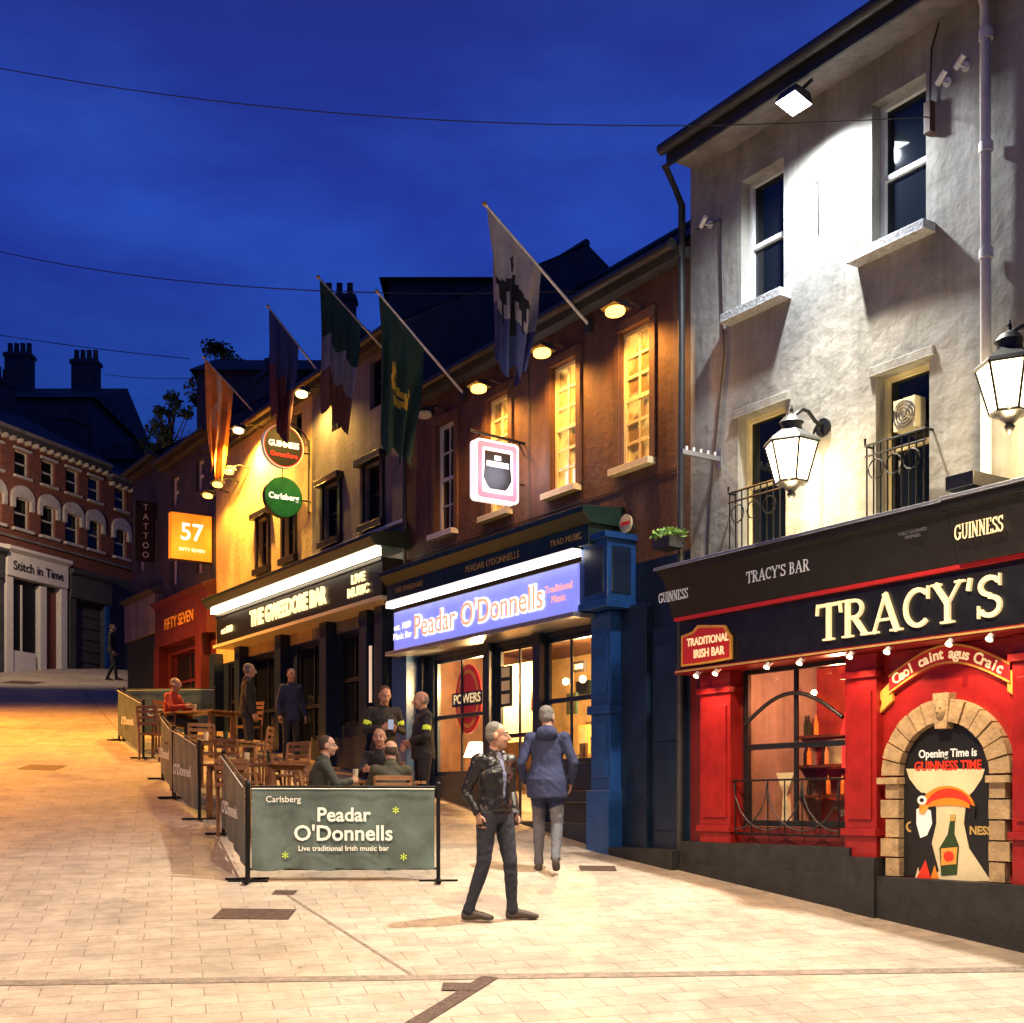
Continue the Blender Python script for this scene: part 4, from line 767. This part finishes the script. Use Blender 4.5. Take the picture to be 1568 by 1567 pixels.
def tree(x,y,z0,ht,rad,n=1800):
    g=group('tree'); b=B('trunk',WORLD,g); b.tube([(x,y,z0),(x+.1,y,z0+ht*.4),(x,y,z0+ht*.85)],[.14,.09,.03],'bark',8)
    cl=[]
    for i in range(26):
        a=random.uniform(0,6.28); q=random.uniform(-1,1); r=rad*math.sqrt(1-q*q)*random.uniform(.3,1); c=Vector((x+r*math.cos(a),y+r*math.sin(a),z0+ht*(.72+.27*q))); cl.append((c,rad*random.uniform(.14,.34))); b.tube([(x,y,z0+ht*random.uniform(.3,.6)),tuple(c)],[.04,.012],'bark',5)
    b.done(); b=B('foliage',WORLD,g)
    for i in range(n):
        c,r=random.choice(cl); d=Vector((random.gauss(0,1),random.gauss(0,1),random.gauss(0,1))).normalized()*r*random.random()**.35*1.25; q=c+d; a=Vector((random.uniform(-1,1),random.uniform(-1,1),random.uniform(-1,1))).normalized()*.10; e_=a.cross(Vector((random.random(),.4,.7))).normalized()*.05
        b.quad([tuple(q-a),tuple(q+e_),tuple(q+a),tuple(q-e_)],'leaf')
    b.done()
tree(-10.9,46,13.6,5.0,1.1); tree(-12.6,45.5,12.6,4.0,.8,900); tree(-14.4,50,12.4,4.2,1.1,1000)

# =====================================================  FLAGS
def flag(basepx,basepy,tippx,tippy,hf,Lz,shape,cm,wt=.35,seed=0):
    g=group('flag'); u=U(basepx); z0=Z(basepx,basepy); wt_=WP(u,tippx); z1=ZW(u,wt_,tippy); b=B('pole',FA,g)
    b.tube([(u,0,z0),(u,wt_,z1)],[.02,.016],'white' if seed<3 else 'steel',8); b.ball((u,wt_,z1),.03,'goldd',10,6); b.box(u-.05,u+.05,0,.06,z0-.08,z0+.08,'gutter'); b.done()
    b=B('cloth',FA,g); na,nb=26,44; P=[]
    for j in range(nb+1):
        bb=j/nb
        for i in range(na+1):
            a=i/na; hw=wt_*(1-.02)-(wt_)*hf*a; hz=z1+(z0-z1)*hf*a-.02
            ln=Lz*(1-shape*a)*(1-.12*math.sin(a*7+seed)**2)
            pull=bb**1.3*.5; wc=wt_-wt_*hf*wt
            w=hw*(1-pull)+wc*pull+.03*math.sin(bb*5+a*9+seed)*bb; uu=u+(.075*math.sin(a*17+seed+bb*2.2)+.03*math.sin(a*31+bb*4))*min(1,bb*2.5)
            P.append((uu,w,hz-ln*bb))
    f0=[(j*(na+1)+i,j*(na+1)+i+1,(j+1)*(na+1)+i+1,(j+1)*(na+1)+i) for j in range(nb) for i in range(na)]
    gm={}
    for k,fc in enumerate(f0):
        j,i=divmod(k,na); gm.setdefault(cm((i+.5)/na,(j+.5)/nb),[]).append(fc)
    o0=len(b.v); b.add(P,[],'f_grey',True)
    for m_,fs in gm.items():
        ix=b.mi(m_)
        for fc in fs: b.f.append([o0+q for q in fc]); b.m.append(ix); b.sm.append(True)
    b.done()
def eagle(a,b):
    x=(a-.5)*2; y=(b-.5)*2.3
    body_=abs(x)<.13 and abs(y)<.55; wing=abs(x)<.8 and (-.45+.3*abs(x)<y<.1+.25*math.sin(x*22)) and abs(x)>.1
    head=(x+.08)**2+(y+.6)**2<.03
    if body_ or wing or head: return 'f_black'
    return 'f_blue' if b>.62 else 'f_grey'
def harp(a,b):
    x=(a-.5)*2; y=(b-.5)*2; r=x*x*1.2+y*y*5
    return 'f_yel' if (.12<r<.32 and not(x>0 and y<-.1)) or (abs(y-x*.4)<.06 and abs(x)<.5) else 'f_green'
flag(905,502,742,313,.5,1.95,.25,eagle,.42,1)
flag(713,607,577,447,.5,2.15,.15,harp,.3,2)
flag(610,560,487,425,.5,2.0,.1,lambda a,b:'f_green' if b<.4 else('f_white' if b<.68 else 'f_brown'),.3,3)
flag(500,585,410,470,.5,2.0,.1,lambda a,b:'f_blue' if b<.5 else 'f_red',.3,4)
flag(391,634,312,548,.55,2.1,.1,lambda a,b:'f_white2' if ((a-.5)**2*4+(b-.5)**2*9<.25 or abs(a-.5)<.06) and not((a-.5)**2*4+(b-.5)**2*9<.07) else 'f_or',.3,5)

# =====================================================  OVERHEAD CABLES
def cable(p0,p1,sag,r=.008):
    b=B('overhead_cable'); p0=Vector(p0);p1=Vector(p1); b.tube([tuple(p0.lerp(p1,i/24)-Vector((0,0,sag*4*(i/24)*(1-i/24)))) for i in range(25)],r,'wire',6); b.done()
def at(px,py,Y): return ((px-784)/FL*Y,Y,EYE+(HZ-py)/FL*Y)
cable(at(-150,75,13),tuple(FA.p(U(1427),.05,Z(1427,182))),.35,.005)
cable(at(-150,345,26),tuple(FA.p(U(960),.1,Z(960,447))),.5,.008); cable(at(-150,488,36),at(290,550,34),.1,.011); cable(at(160,574,46),at(330,578,40),.1,.011)
# =====================================================  STREET LAMPS out of view that light the square
def streetlamp(x,y,hh,power,col,head,mm,spot=120,aim=None,blend=.4):
    g=group('street_lamp'); z=G(x,y); b=B('column',WORLD,g); b.tube([(x,y,z),(x,y,z+1.2),(x,y,z+1.25),(x,y,z+hh)],[.09,.09,.06,.045],'iron',12)
    q=(head[0],head[1],z+hh+.15); b.tube([(x,y,z+hh),q],.035,'iron',8); b.ball((q[0],q[1],q[2]-.02),(.3,.3,.09),'iron'); b.ball((q[0],q[1],q[2]-.06),(.2,.2,.07),mm); b.done()
    light('bulb','SPOT',(q[0],q[1],q[2]-.22),power,col,g,aim=aim or (q[0],q[1],0),rad=.15,spot=spot,blend=blend)
streetlamp(3.9,5.2,7.2,2900,(1,.78,.50),(.8,7.4),'lampy',118)
streetlamp(-8,5,6.8,2200,(1,.60,.32),(-5.4,7.0),'lampo',112,aim=(-4.6,10.5,0))
streetlamp(-14,22.5,6.5,9500,(1,.37,.035),(-11.6,23.4),'lampo',112,aim=(-9.6,23.5,2.5),blend=.8)
streetlamp(-17.3,34.2,6.2,1250,(1,.70,.42),(-15.3,35.2),'lampy',150,aim=(-15.8,42,7.2))
sl=bpy.data.lights.new('moonlight_sun','SUN'); sl.energy=.02; sl.angle=.01; sl.color=(.6,.75,1); so=bpy.data.objects.new('sun',sl); scene.collection.objects.link(so); so.rotation_euler=(math.radians(50),0,math.radians(20))

# =====================================================  CANVAS BARRIERS, TABLES, CHAIRS
def barrier(a,c,txt=None,hh=1.0,nm='cafe_barrier'):
    g=group(nm); za,zc_=G(*a),G(*c); d=Vector((c[0]-a[0],c[1]-a[1],0)); Ln=d.length; d.normalize(); nrm=Vector((d.y,-d.x,0))
    fr=Fr((a[0],a[1],0),d,nrm); b=B('frame',fr,g)
    for x,z in((0,za),(Ln,zc_)):
        b.tube([(x,0,z),(x,0,z+hh)],.022,'iron',10); b.ball((x,0,z+hh),.028,'iron',8,6); b.box(x-.03,x+.03,-.22,.22,z,z+.02,'iron'); b.box(x-.2,x+.2,-.03,.03,z+.002,z+.018,'iron')
    b.tube([(0,0,za+hh-.03),(Ln,0,zc_+hh-.03)],.014,'iron',8); b.tube([(0,0,za+.13),(Ln,0,zc_+.13)],.012,'iron',8)
    n,m_=28,10; P=[]
    for j in range(m_+1):
        for i in range(n+1):
            t=i/n; v=j/m_; zz=(za+(zc_-za)*t)+.12+(hh-.17)*v-.012*math.sin(t*19)*(1-v); x=.04+(Ln-.08)*t; P.append((x,.022+.012*math.sin(t*23+v*3)*(1.2-v),zz))
    b.add(P,[(j*(n+1)+i,j*(n+1)+i+1,(j+1)*(n+1)+i+1,(j+1)*(n+1)+i) for j in range(m_) for i in range(n)],'cloth_pan',True)
    b.tube([(.04,.04,za+.95),(Ln-.04,.04,zc_+.95)],.005,'cloth_txt',6)
    b.done()
    a_=math.atan2(zc_-za,Ln); f2=Fr((a[0],a[1],(za)),(d*math.cos(a_)+Vector((0,0,math.sin(a_)))),nrm)
    if txt:
        text('Peadar',f2,Ln*.5,.05,.68,.20*Ln/1.95,'cloth_txt',g,ext=.001,offs=.004); text("O'Donnells",f2,Ln*.5,.05,.49,.22*Ln/1.95,'cloth_txt',g,ext=.001,offs=.004); text('Live traditional Irish music bar',f2,Ln*.5,.05,.34,.075,'cloth_txt',g,ext=.001,offs=.001); text('Carlsberg',f2,.36,.05,.84,.09,'cloth_txt',g,ext=.001)
        for (sx_,sz_) in ((.38,.24),(1.5,.7),(1.58,.22)): text('*',f2,sx_,.05,sz_,.16,'hivis',g,ext=.001)
    else: text("O'Donnells",f2,Ln*.5,.05,.5,.2,'cloth_txt',g,ext=.001,offs=.003)
A=(-2.69,12.6); barrier(A,(-.76,12.75),True); barrier((-3.5,15.0),(A[0]-.03,A[1]+.1)); 
barrier((-4.75,17.4),(-4.02,15.9)); barrier((-5.4,19.1),(-4.78,17.45)); barrier((-7.5,23.6),(-6.35,21.3)); barrier((-7.45,23.7),(-5.9,24.6))
def table(x,y,ang,L_=1.3,W_=.7,hgt=.74):
    fr=local(x,y,ang); g=group('cafe_table'); b=B('table',fr,g); n=6
    for i in range(n): w0=-W_/2+W_*i/n; b.box(-L_/2,L_/2,w0+.006,w0+W_/n-.006,hgt-.03,hgt,'wood')
    b.box(-L_/2+.08,-L_/2+.14,-W_/2+.05,W_/2-.05,hgt-.09,hgt-.031,'wood'); b.box(L_/2-.14,L_/2-.08,-W_/2+.05,W_/2-.05,hgt-.09,hgt-.031,'wood')
    for sx in(-1,1):
        for sy in(-1,1): b.box(sx*(L_/2-.1)-.03,sx*(L_/2-.1)+.03,sy*(W_/2-.08)-.03,sy*(W_/2-.08)+.03,-.1,hgt-.091,'wood')
    for i in range(2): b.tube([(-.2+.4*i,.05,hgt),(-.2+.4*i,.05,hgt+.15)],[.03,.04],'bottle' if i else 'creamp',10)
    b.done(.004)
def chair(x,y,ang):
    fr=local(x,y,ang); g=group('wooden_chair'); b=B('chair',fr,g)
    for i in range(5): b.box(-.21,.21,-.2+i*.084,-.2+i*.084+.074,.42,.45,'wood')
    for sx in(-.2,.2): b.box(sx-.02,sx+.02,.16,.2,-.08,.42,'wood'); b.tube([(sx,-.19,-.08),(sx,-.2,.42),(sx,-.27,.9)],.02,'wood',6); b.box(sx-.018,sx+.018,-.2,.22,.62,.645,'wood'); b.box(sx-.015,sx+.015,.17,.2,.45,.62,'wood')
    for z in(.58,.68,.78,.86): b.box(-.2,.2,-.225-(z-.42)*.1-.02,-.225-(z-.42)*.1,z,z+.05,'wood')
    b.done(.003)
table(-1.75,14.75,57); table(-3.3,15.9,57); table(-4.35,18.0,57); table(-5.6,22.2,57)
for x,y,a in ((-2.75,15.7,0),(-3.1,17.0,-120),(-3.75,17.0,60),(-4.7,19,-60),(-3.9,18.6,180),(-6.1,21.2,70),(-4.9,22.8,-120),(-3.3,15.0,80)): chair(x,y,a)

# =====================================================  PEOPLE
def person(name,x,y,ang,J=None,top='darkcl',tr='jeans',shoes='shoe',hair='hgrey',vox=.012,hs=1.0,yaw=0,pitch=0,bald=False,hood=False,hem=.86,belly=0,extra=None,coat=0,z=None,shirt=None):
    j={'pel':(0,0,.95),'wai':(0,.0,1.1),'che':(0,.01,1.28),'nek':(0,-.015,1.465),'hed':(0,.03,1.618),
       'shL':(-.175,-.01,1.405),'shR':(.175,-.01,1.405),'elL':(-.235,-.03,1.12),'elR':(.235,-.03,1.12),'wrL':(-.24,.06,.88),'wrR':(.24,.06,.88),
       'hpL':(-.09,0,.92),'hpR':(.09,0,.92),'knL':(-.1,.02,.5),'knR':(.1,.02,.5),'anL':(-.11,-.02,.085),'anR':(.11,-.02,.085),'toL':(-.13,.17,.03),'toR':(.13,.17,.03)}
    if J: j.update(J)
    j={k:Vector(v)*hs for k,v in j.items()}
    fr=local(x,y,ang,z); g=group(name); E=[]; V=[];F=[]
    side0=Vector((1,0,0))
    def loft(cs,rs,m,side=side0,seg=14):
        cs=[Vector(c) for c in cs]; n=len(cs); base=len(V); fr_=[]
        for i in range(n):
            t=(cs[min(i+1,n-1)]-cs[max(i-1,0)]).normalized(); s_=side-t*side.dot(t)
            if s_.length<.25: s_=Vector((0,1,0))-t*t.y
            s_.normalize(); o_=t.cross(s_); fr_.append((s_,o_)); r=rs[i]; r=r if isinstance(r,tuple) else (r,r)
            for q in range(seg): th=2*math.pi*q/seg; V.append(cs[i]+s_*r[0]*math.cos(th)+o_*r[1]*math.sin(th))
        for i in range(n-1):
            for q in range(seg): F.append((base+i*seg+q,base+i*seg+(q+1)%seg,base+(i+1)*seg+(q+1)%seg,base+(i+1)*seg+q))
            r0=rs[i] if isinstance(rs[i],tuple) else (rs[i],)*2; r1=rs[i+1] if isinstance(rs[i+1],tuple) else (rs[i+1],)*2
            E.append(('l',cs[i],cs[i+1],fr_[i][0],fr_[i][1],r0,r1,m))
        F.append(tuple(base+q for q in reversed(range(seg)))); F.append(tuple(base+(n-1)*seg+q for q in range(seg)))
    def ell(c,r,m,R=None):
        if not isinstance(r,tuple): r=(r,r,r)
        R=R or Matrix.Identity(3); c=Vector(c); base=len(V); nu,nv=14,9
        V.append(c+R@Vector((0,0,-r[2])))
        for i in range(1,nv):
            ph=-math.pi/2+math.pi*i/nv
            for q in range(nu): th=2*math.pi*q/nu; V.append(c+R@Vector((r[0]*math.cos(ph)*math.cos(th),r[1]*math.cos(ph)*math.sin(th),r[2]*math.sin(ph))))
        V.append(c+R@Vector((0,0,r[2])))
        for q in range(nu): F.append((base,base+1+(q+1)%nu,base+1+q)); F.append((base+1+nu*(nv-1),base+1+(nv-2)*nu+q,base+1+(nv-2)*nu+(q+1)%nu))
        for i in range(nv-2):
            for q in range(nu): F.append((base+1+i*nu+q,base+1+i*nu+(q+1)%nu,base+1+(i+1)*nu+(q+1)%nu,base+1+(i+1)*nu+q))
        E.append(('e',c,R,r,m))
    SK,TP,TR,SH,HR,X1=0,1,2,3,4,5
    k=hs; pel,wai,che,nek,hed=j['pel'],j['wai'],j['che'],j['nek'],j['hed']
    up=(wai-pel).normalized(); hemp=pel+up*(hem-.95)*k
    ex_=.0+coat
    loft([hemp,pel+up*.02*k,wai,(wai+che)/2,che,nek-up*.07*k,nek],[(.172*k+ex_,.128*k+belly+ex_),(.17*k+ex_,.126*k+belly+ex_),(.155*k+ex_*.6,.112*k+belly),(.165*k,.118*k+belly*.6),(.178*k,.125*k),(.145*k,.1*k),(.07*k,.068*k)],TP)
    loft([pel+up*.06*k,pel-up*.02*k,pel-up*.09*k],[(.15*k,.11*k),(.163*k,.118*k),(.13*k,.1*k)],TR)
    for s in 'LR':
        sh,el,wr,hp,kn,an,to=[j[q+s] for q in('sh','el','wr','hp','kn','an','to')]
        ell(sh,(.07*k,.07*k,.065*k),TP); loft([che+(sh-che)*.4+Vector((0,0,.03)),sh],[.09*k,.066*k],TP,side=Vector((0,1,0)))
        loft([sh,sh.lerp(el,.5),el,el.lerp(wr,.35),wr],[.064*k,.057*k,.05*k,.049*k,.036*k],TP); ell(el,.051*k,TP)
        loft([hp+Vector((0,0,.02)),hp.lerp(kn,.35),kn,kn.lerp(an,.35),kn.lerp(an,.8),an+Vector((0,0,-.01*k))],[.098*k,.086*k,.064*k,.060*k,.048*k,.055*k],TR); ell(kn,.064*k,TR); ell(hp,.098*k,TR)
        d=(to-an); d.z=0; d.normalize(); heel=Vector((an.x,an.y,an.z-.035*k))-d*.045*k; toe=Vector(to)
        sd=Vector((d.y,-d.x,0)); loft([heel-d*.015,heel,Vector((an.x,an.y,an.z-.03*k))+d*.04*k,an.lerp(toe,.6)+Vector((0,0,-.005)),toe,toe+d*.035*k],[(.026*k,.03*k),(.036*k,.045*k),(.038*k,.048*k),(.045*k,.036*k),(.042*k,.028*k),(.022*k,.016*k)],SH,side=sd)
    ya=math.radians(yaw); pa=math.radians(pitch); R=Matrix.Rotation(ya,3,'Z')@Matrix.Rotation(pa,3,'X')
    H=lambda a,b_,c: hed+R@(Vector((a,b_,c))*k)
    sc=lambda *r: tuple(q*k for q in r)
    loft([nek-up*.03,nek.lerp(hed,.45),hed+R@Vector((0,-.02,-.02))],[.062*k,.055*k,.055*k],SK)
    ell(H(0,-.01,.035),sc(.074,.093,.085),SK,R); ell(H(0,.022,-.03),sc(.06,.07,.085),SK,R); ell(H(0,.05,-.085),sc(.034,.034,.027),SK,R); ell(H(0,.082,.03),sc(.045,.014,.011),SK,R)
    loft([H(0,.085,.022),H(0,.106,-.008),H(0,.118,-.026),H(0,.095,-.038)],[.009*k,.012*k,.016*k,.012*k],SK,seg=8)
    for sx in(-1,1): ell(H(sx*.077,-.005,-.008),sc(.012,.02,.032),SK,R); ell(H(sx*.035,.068,-.03),sc(.02,.02,.022),SK,R)
    if not bald: ell(H(0,-.028,.056),sc(.079,.082,.076),HR,R)
    ell(H(0,-.042,.01),sc(.0765,.067,.073),HR,R)
    loft([nek-up*.035*k,nek+Vector((0,-.005,.0)),nek+Vector((0,-.004,.03*k))],[(.082*k,.085*k),(.08*k,.08*k),(.07*k,.07*k)],TP)
    if hood: ell(nek+Vector((0,-.09,-.02)),(.12*k,.07*k,.075*k),TP); ell(nek+Vector((0,-.03,.02)),(.105*k,.09*k,.05*k),TP)
    if shirt: loft([wai+Vector((0,.088+belly,-.02)),che+Vector((0,.102,0)),nek+Vector((0,.055,-.01))],[(.022,.03),(.032,.03),(.03,.03)],X1)
    if extra: extra(ell,loft,j)
    me=bpy.data.meshes.new('tmp'); me.from_pydata([tuple(v) for v in V],[],F); o=bpy.data.objects.new('tmp',me); scene.collection.objects.link(o)
    md=o.modifiers.new('r','REMESH'); md.mode='VOXEL'; md.voxel_size=vox; md.use_smooth_shade=True
    ms=o.modifiers.new('s','SMOOTH'); ms.factor=.5; ms.iterations=3 if vox<.011 else 2
    dg=bpy.context.evaluated_depsgraph_get(); dg.update(); me2=bpy.data.meshes.new_from_object(o.evaluated_get(dg)); bpy.data.objects.remove(o)
    nvv=len(me2.vertices); co=np.empty(nvv*3); me2.vertices.foreach_get('co',co); co=co.reshape(-1,3)
    nf=len(me2.polygons); ce=np.empty(nf*3); me2.polygons.foreach_get('center',ce); ce=ce.reshape(-1,3)
    best=np.full(nf,1e9); mi=np.zeros(nf,dtype=int)
    for e in E:
        if e[0]=='l':
            c0=np.array(e[1]);c1=np.array(e[2]);dd=c1-c0; L2_=dd.dot(dd); t=np.clip((ce-c0).dot(dd)/L2_,0,1); q=ce-(c0+t[:,None]*dd)
            ra=e[5][0]+(e[6][0]-e[5][0])*t; rb=e[5][1]+(e[6][1]-e[5][1])*t; dn=dd/math.sqrt(L2_)
            a_=q.dot(np.array(e[3])); b__=q.dot(np.array(e[4])); ax=q.dot(dn); val=np.sqrt((a_/ra)**2+(b__/rb)**2+(ax/np.minimum(ra,rb)*1.5)**2); m_=e[7]
        else:
            q=(ce-np.array(e[1])).dot(np.array(e[2])); val=np.sqrt(((q/np.array(e[3]))**2).sum(1)); m_=e[4]
        kk=val<best; best[kk]=val[kk]; mi[kk]=m_
    nrm=np.empty(nvv*3); me2.vertices.foreach_get('normal',nrm); nrm=nrm.reshape(-1,3)
    zc=co[:,2]; fold=.0028*np.sin(zc*47+co[:,0]*38+3*np.sin(co[:,1]*19+zc*9))*np.sin(co[:,0]*21+zc*13)
    msk=(zc>.12)&(np.linalg.norm(co-np.array(hed),axis=1)>.17); co=co+nrm*(fold*msk)[:,None]
    O=np.array(fr.o);X_=np.array(fr.ex);Y_=np.array(fr.ey); wc_=O+co[:,[0]]*X_+co[:,[1]]*Y_+co[:,[2]]*np.array([0,0,1.])
    me2.vertices.foreach_set('co',wc_.ravel())
    for m_ in ('skin',top,tr,shoes,hair,shirt or 'hivis'): me2.materials.append(M[m_])
    me2.polygons.foreach_set('material_index',mi.astype(np.int32)); me2.polygons.foreach_set('use_smooth',[True]*nf); me2.update(); me2.name='body'
    bo=bpy.data.objects.new('body',me2); scene.collection.objects.link(bo); bo.parent=g
    b=B('face',fr,g)
    for sx in(-1,1):
        p=H(sx*.031,.081,.012); b.ball(tuple(p),.0125*k,'eye',10,7); p=H(sx*.031,.091,.012); b.ball(tuple(p),.006*k,'iris',8,6); 
        b.tube([tuple(H(sx*.014,.095,.031)),tuple(H(sx*.032,.094,.036)),tuple(H(sx*.05,.08,.031))],.004*k,hair,6)
    b.tube([tuple(H(-.024,.08,-.056)),tuple(H(-.01,.091,-.055)),tuple(H(.01,.091,-.055)),tuple(H(.024,.08,-.056))],[.003*k,.005*k,.005*k,.003*k],'lip',6)
    b.done()
    b=B('hands',fr,g)
    for s in 'LR':
        el,wr=j['el'+s],j['wr'+s]; d=(wr-el).normalized(); sg=-1 if s=='L' else 1
        if 'hd'+s in j: d=j['hd'+s].normalized()
        inw=Vector((-sg,0,0)); inw=(inw-d*inw.dot(d)); 
        if inw.length<.2: inw=Vector((0,0,-1))-d*(-d.z)
        inw.normalize(); ac_=d.cross(inw).normalized()
        if ac_.y<0 and abs(d.z)>.5: ac_=-ac_
        pal=[wr-d*.02*k,wr+d*.03*k,wr+d*.085*k]
        n=12;P=[]
        for i,(p,(ra,rb_)) in enumerate(zip(pal,((.026,.02),(.038,.016),(.04,.013)))):
            for q in range(n): th=2*math.pi*q/n; P.append(tuple(p+ac_*ra*k*math.cos(th)+inw*rb_*k*math.sin(th)))
        b.add(P,[(i*n+q,i*n+(q+1)%n,(i+1)*n+(q+1)%n,(i+1)*n+q) for i in range(2) for q in range(n)]+[tuple(range(n)),tuple(range(2*n,3*n))],'skin',True)
        for fi,(off,ln) in enumerate(((.03,.07),(.01,.08),(-.01,.075),(-.03,.06))):
            p0=wr+d*.08*k+ac_*off*k; q1=p0+(d*.9+inw*.25)*ln*.42*k; q2=q1+(d*.6+inw*.75)*ln*.33*k; q3=q2+(d*.2+inw)*ln*.27*k; b.tube([tuple(p0),tuple(q1),tuple(q2),tuple(q3)],[.0095*k,.009*k,.008*k,.006*k],'skin',8)
        p0=wr+d*.02*k+ac_*.03*k; q1=p0+(d*.6+ac_*.6+inw*.25)*.04*k; q2=q1+(d*.9+ac_*.1+inw*.3)*.032*k; b.tube([tuple(p0),tuple(q1),tuple(q2)],[.012*k,.011*k,.008*k],'skin',8)
    b.done()
    return g,fr,j
def ex1(ell,loft,j):
    n=j['nek']; 
    for s in(-1,1): loft([n+Vector((s*.06,-.01,.035)),n+Vector((s*.075,.05,.0)),n+Vector((s*.07,.1,-.09))],[.02,.024,.012],1)
    for s in(-1,1): loft([n+Vector((s*.055,.09,-.1)),Vector((s*.045,.13,1.2)),Vector((s*.04,.13,1.02))],[.016,.014,.014],1)
person('man_in_leather_jacket',-.15,11.0,-50,{'knR':(.13,.0,.5),'anR':(.24,-.08,.085),'toR':(.10,.05,.03),'knL':(-.09,.1,.5),'anL':(-.13,.08,.085),'toL':(-.29,.20,.03),
  'elR':(.245,-.10,1.13),'wrR':(.205,.02,.93),'hdR':(-.1,.1,-1),'elL':(-.235,-.07,1.13),'wrL':(-.205,.05,.92),'hdL':(.1,.1,-1)},'leather','jeans','shoe','hgrey',vox=.0085,yaw=44,pitch=0,hem=.97,belly=.01,extra=ex1,shirt='shirt',hs=1.01)
person('man_in_hooded_jacket',.38,13.3,84,{'knL':(-.1,.14,.5),'anL':(-.1,.12,.09),'toL':(-.12,.31,.04),'knR':(.1,.02,.5),'anR':(.1,-.22,.16),'toR':(.1,-.07,.04),'elL':(-.27,-.08,1.14),'elR':(.28,-.06,1.14),'wrR':(.24,.1,.93),'wrL':(-.24,.1,.94)},'navy','greytr','shoe','hgrey',vox=.01,yaw=-25,hood=True,hem=.78,coat=.045,hs=1.03,belly=.01)
seat={'pel':(0,-.05,.52),'wai':(0,-.05,.68),'che':(0,-.02,.86),'nek':(0,.02,1.04),'hed':(0,.07,1.195),'shL':(-.175,.0,.975),'shR':(.175,.0,.975),'elL':(-.25,.12,.76),'elR':(.25,.12,.76),'wrL':(-.12,.33,.79),'wrR':(.12,.33,.79),
 'hpL':(-.1,-.03,.51),'hpR':(.1,-.03,.51),'knL':(-.13,.38,.52),'knR':(.13,.38,.52),'anL':(-.13,.36,.09),'anR':(.13,.36,.09),'toL':(-.14,.53,.03),'toR':(.14,.53,.03)}
for nm,x,y,a,tp,hr,bd,yw in (('seated_man',-2.2,14.3,20,'greencl','hbrown',False,-20),('seated_man',-1.62,15.3,-100,'darkcl','hbrown',False,10),('seated_man',-1.38,14.1,100,'olive','hbrown',True,10),('seated_person_in_red',-6.15,22.4,-15,'redcl','hgrey',False,0)):
    person(nm,x,y,a,seat,tp,'jeans','shoe',hr,vox=.013,yaw=yw,bald=bd,hem=.93); chair(x-.02*math.cos(math.radians(a)),y-.02*math.sin(math.radians(a)),a)
def band(ell,loft,j):
    for s in 'LR': loft([j['sh'+s].lerp(j['el'+s],.55),j['sh'+s].lerp(j['el'+s],.66)],[.060,.059],5)
ph={'elL':(-.26,.0,1.14),'elR':(.26,.0,1.14),'wrL':(-.09,.28,1.17),'wrR':(.08,.28,1.17),'hed':(0,.06,1.61)}
g,fr,j=person('doorman',-1.72,16.6,-70,ph,'darkcl','darkcl','shoe','hbrown',vox=.012,pitch=-22,extra=band,hs=1.0)
b=B('phone',fr,g); b.box(-.035,.035,.37,.38,1.14,1.27,'phone'); b.done()
person('doorman',-1.15,16.0,200,{'elL':(-.27,.04,1.14),'wrL':(-.1,.2,1.08),'elR':(.27,.04,1.14),'wrR':(.1,.22,1.02)},'darkcl','darkcl','shoe','hgrey',vox=.012,bald=True,extra=band,hs=1.0,belly=.03)
person('standing_man',-4.4,20.6,20,None,'darkcl','darkcl','shoe','hgrey',vox=.015,hs=1.0,belly=.02)
person('standing_woman',-3.75,21.0,-60,{'shL':(-.15,-.01,1.4),'shR':(.15,-.01,1.4)},'navy','darkcl','shoe','hbrown',vox=.015,hs=.95,hem=.8)
person('standing_man',-12.3,38.0,10,{'knR':(.1,.1,.5),'anR':(.1,.15,.09),'toR':(.11,.33,.03),'anL':(-.1,-.15,.1),'toL':(-.1,.02,.03)},'darkcl','darkcl','shoe','hbrown',vox=.02)
print('done')
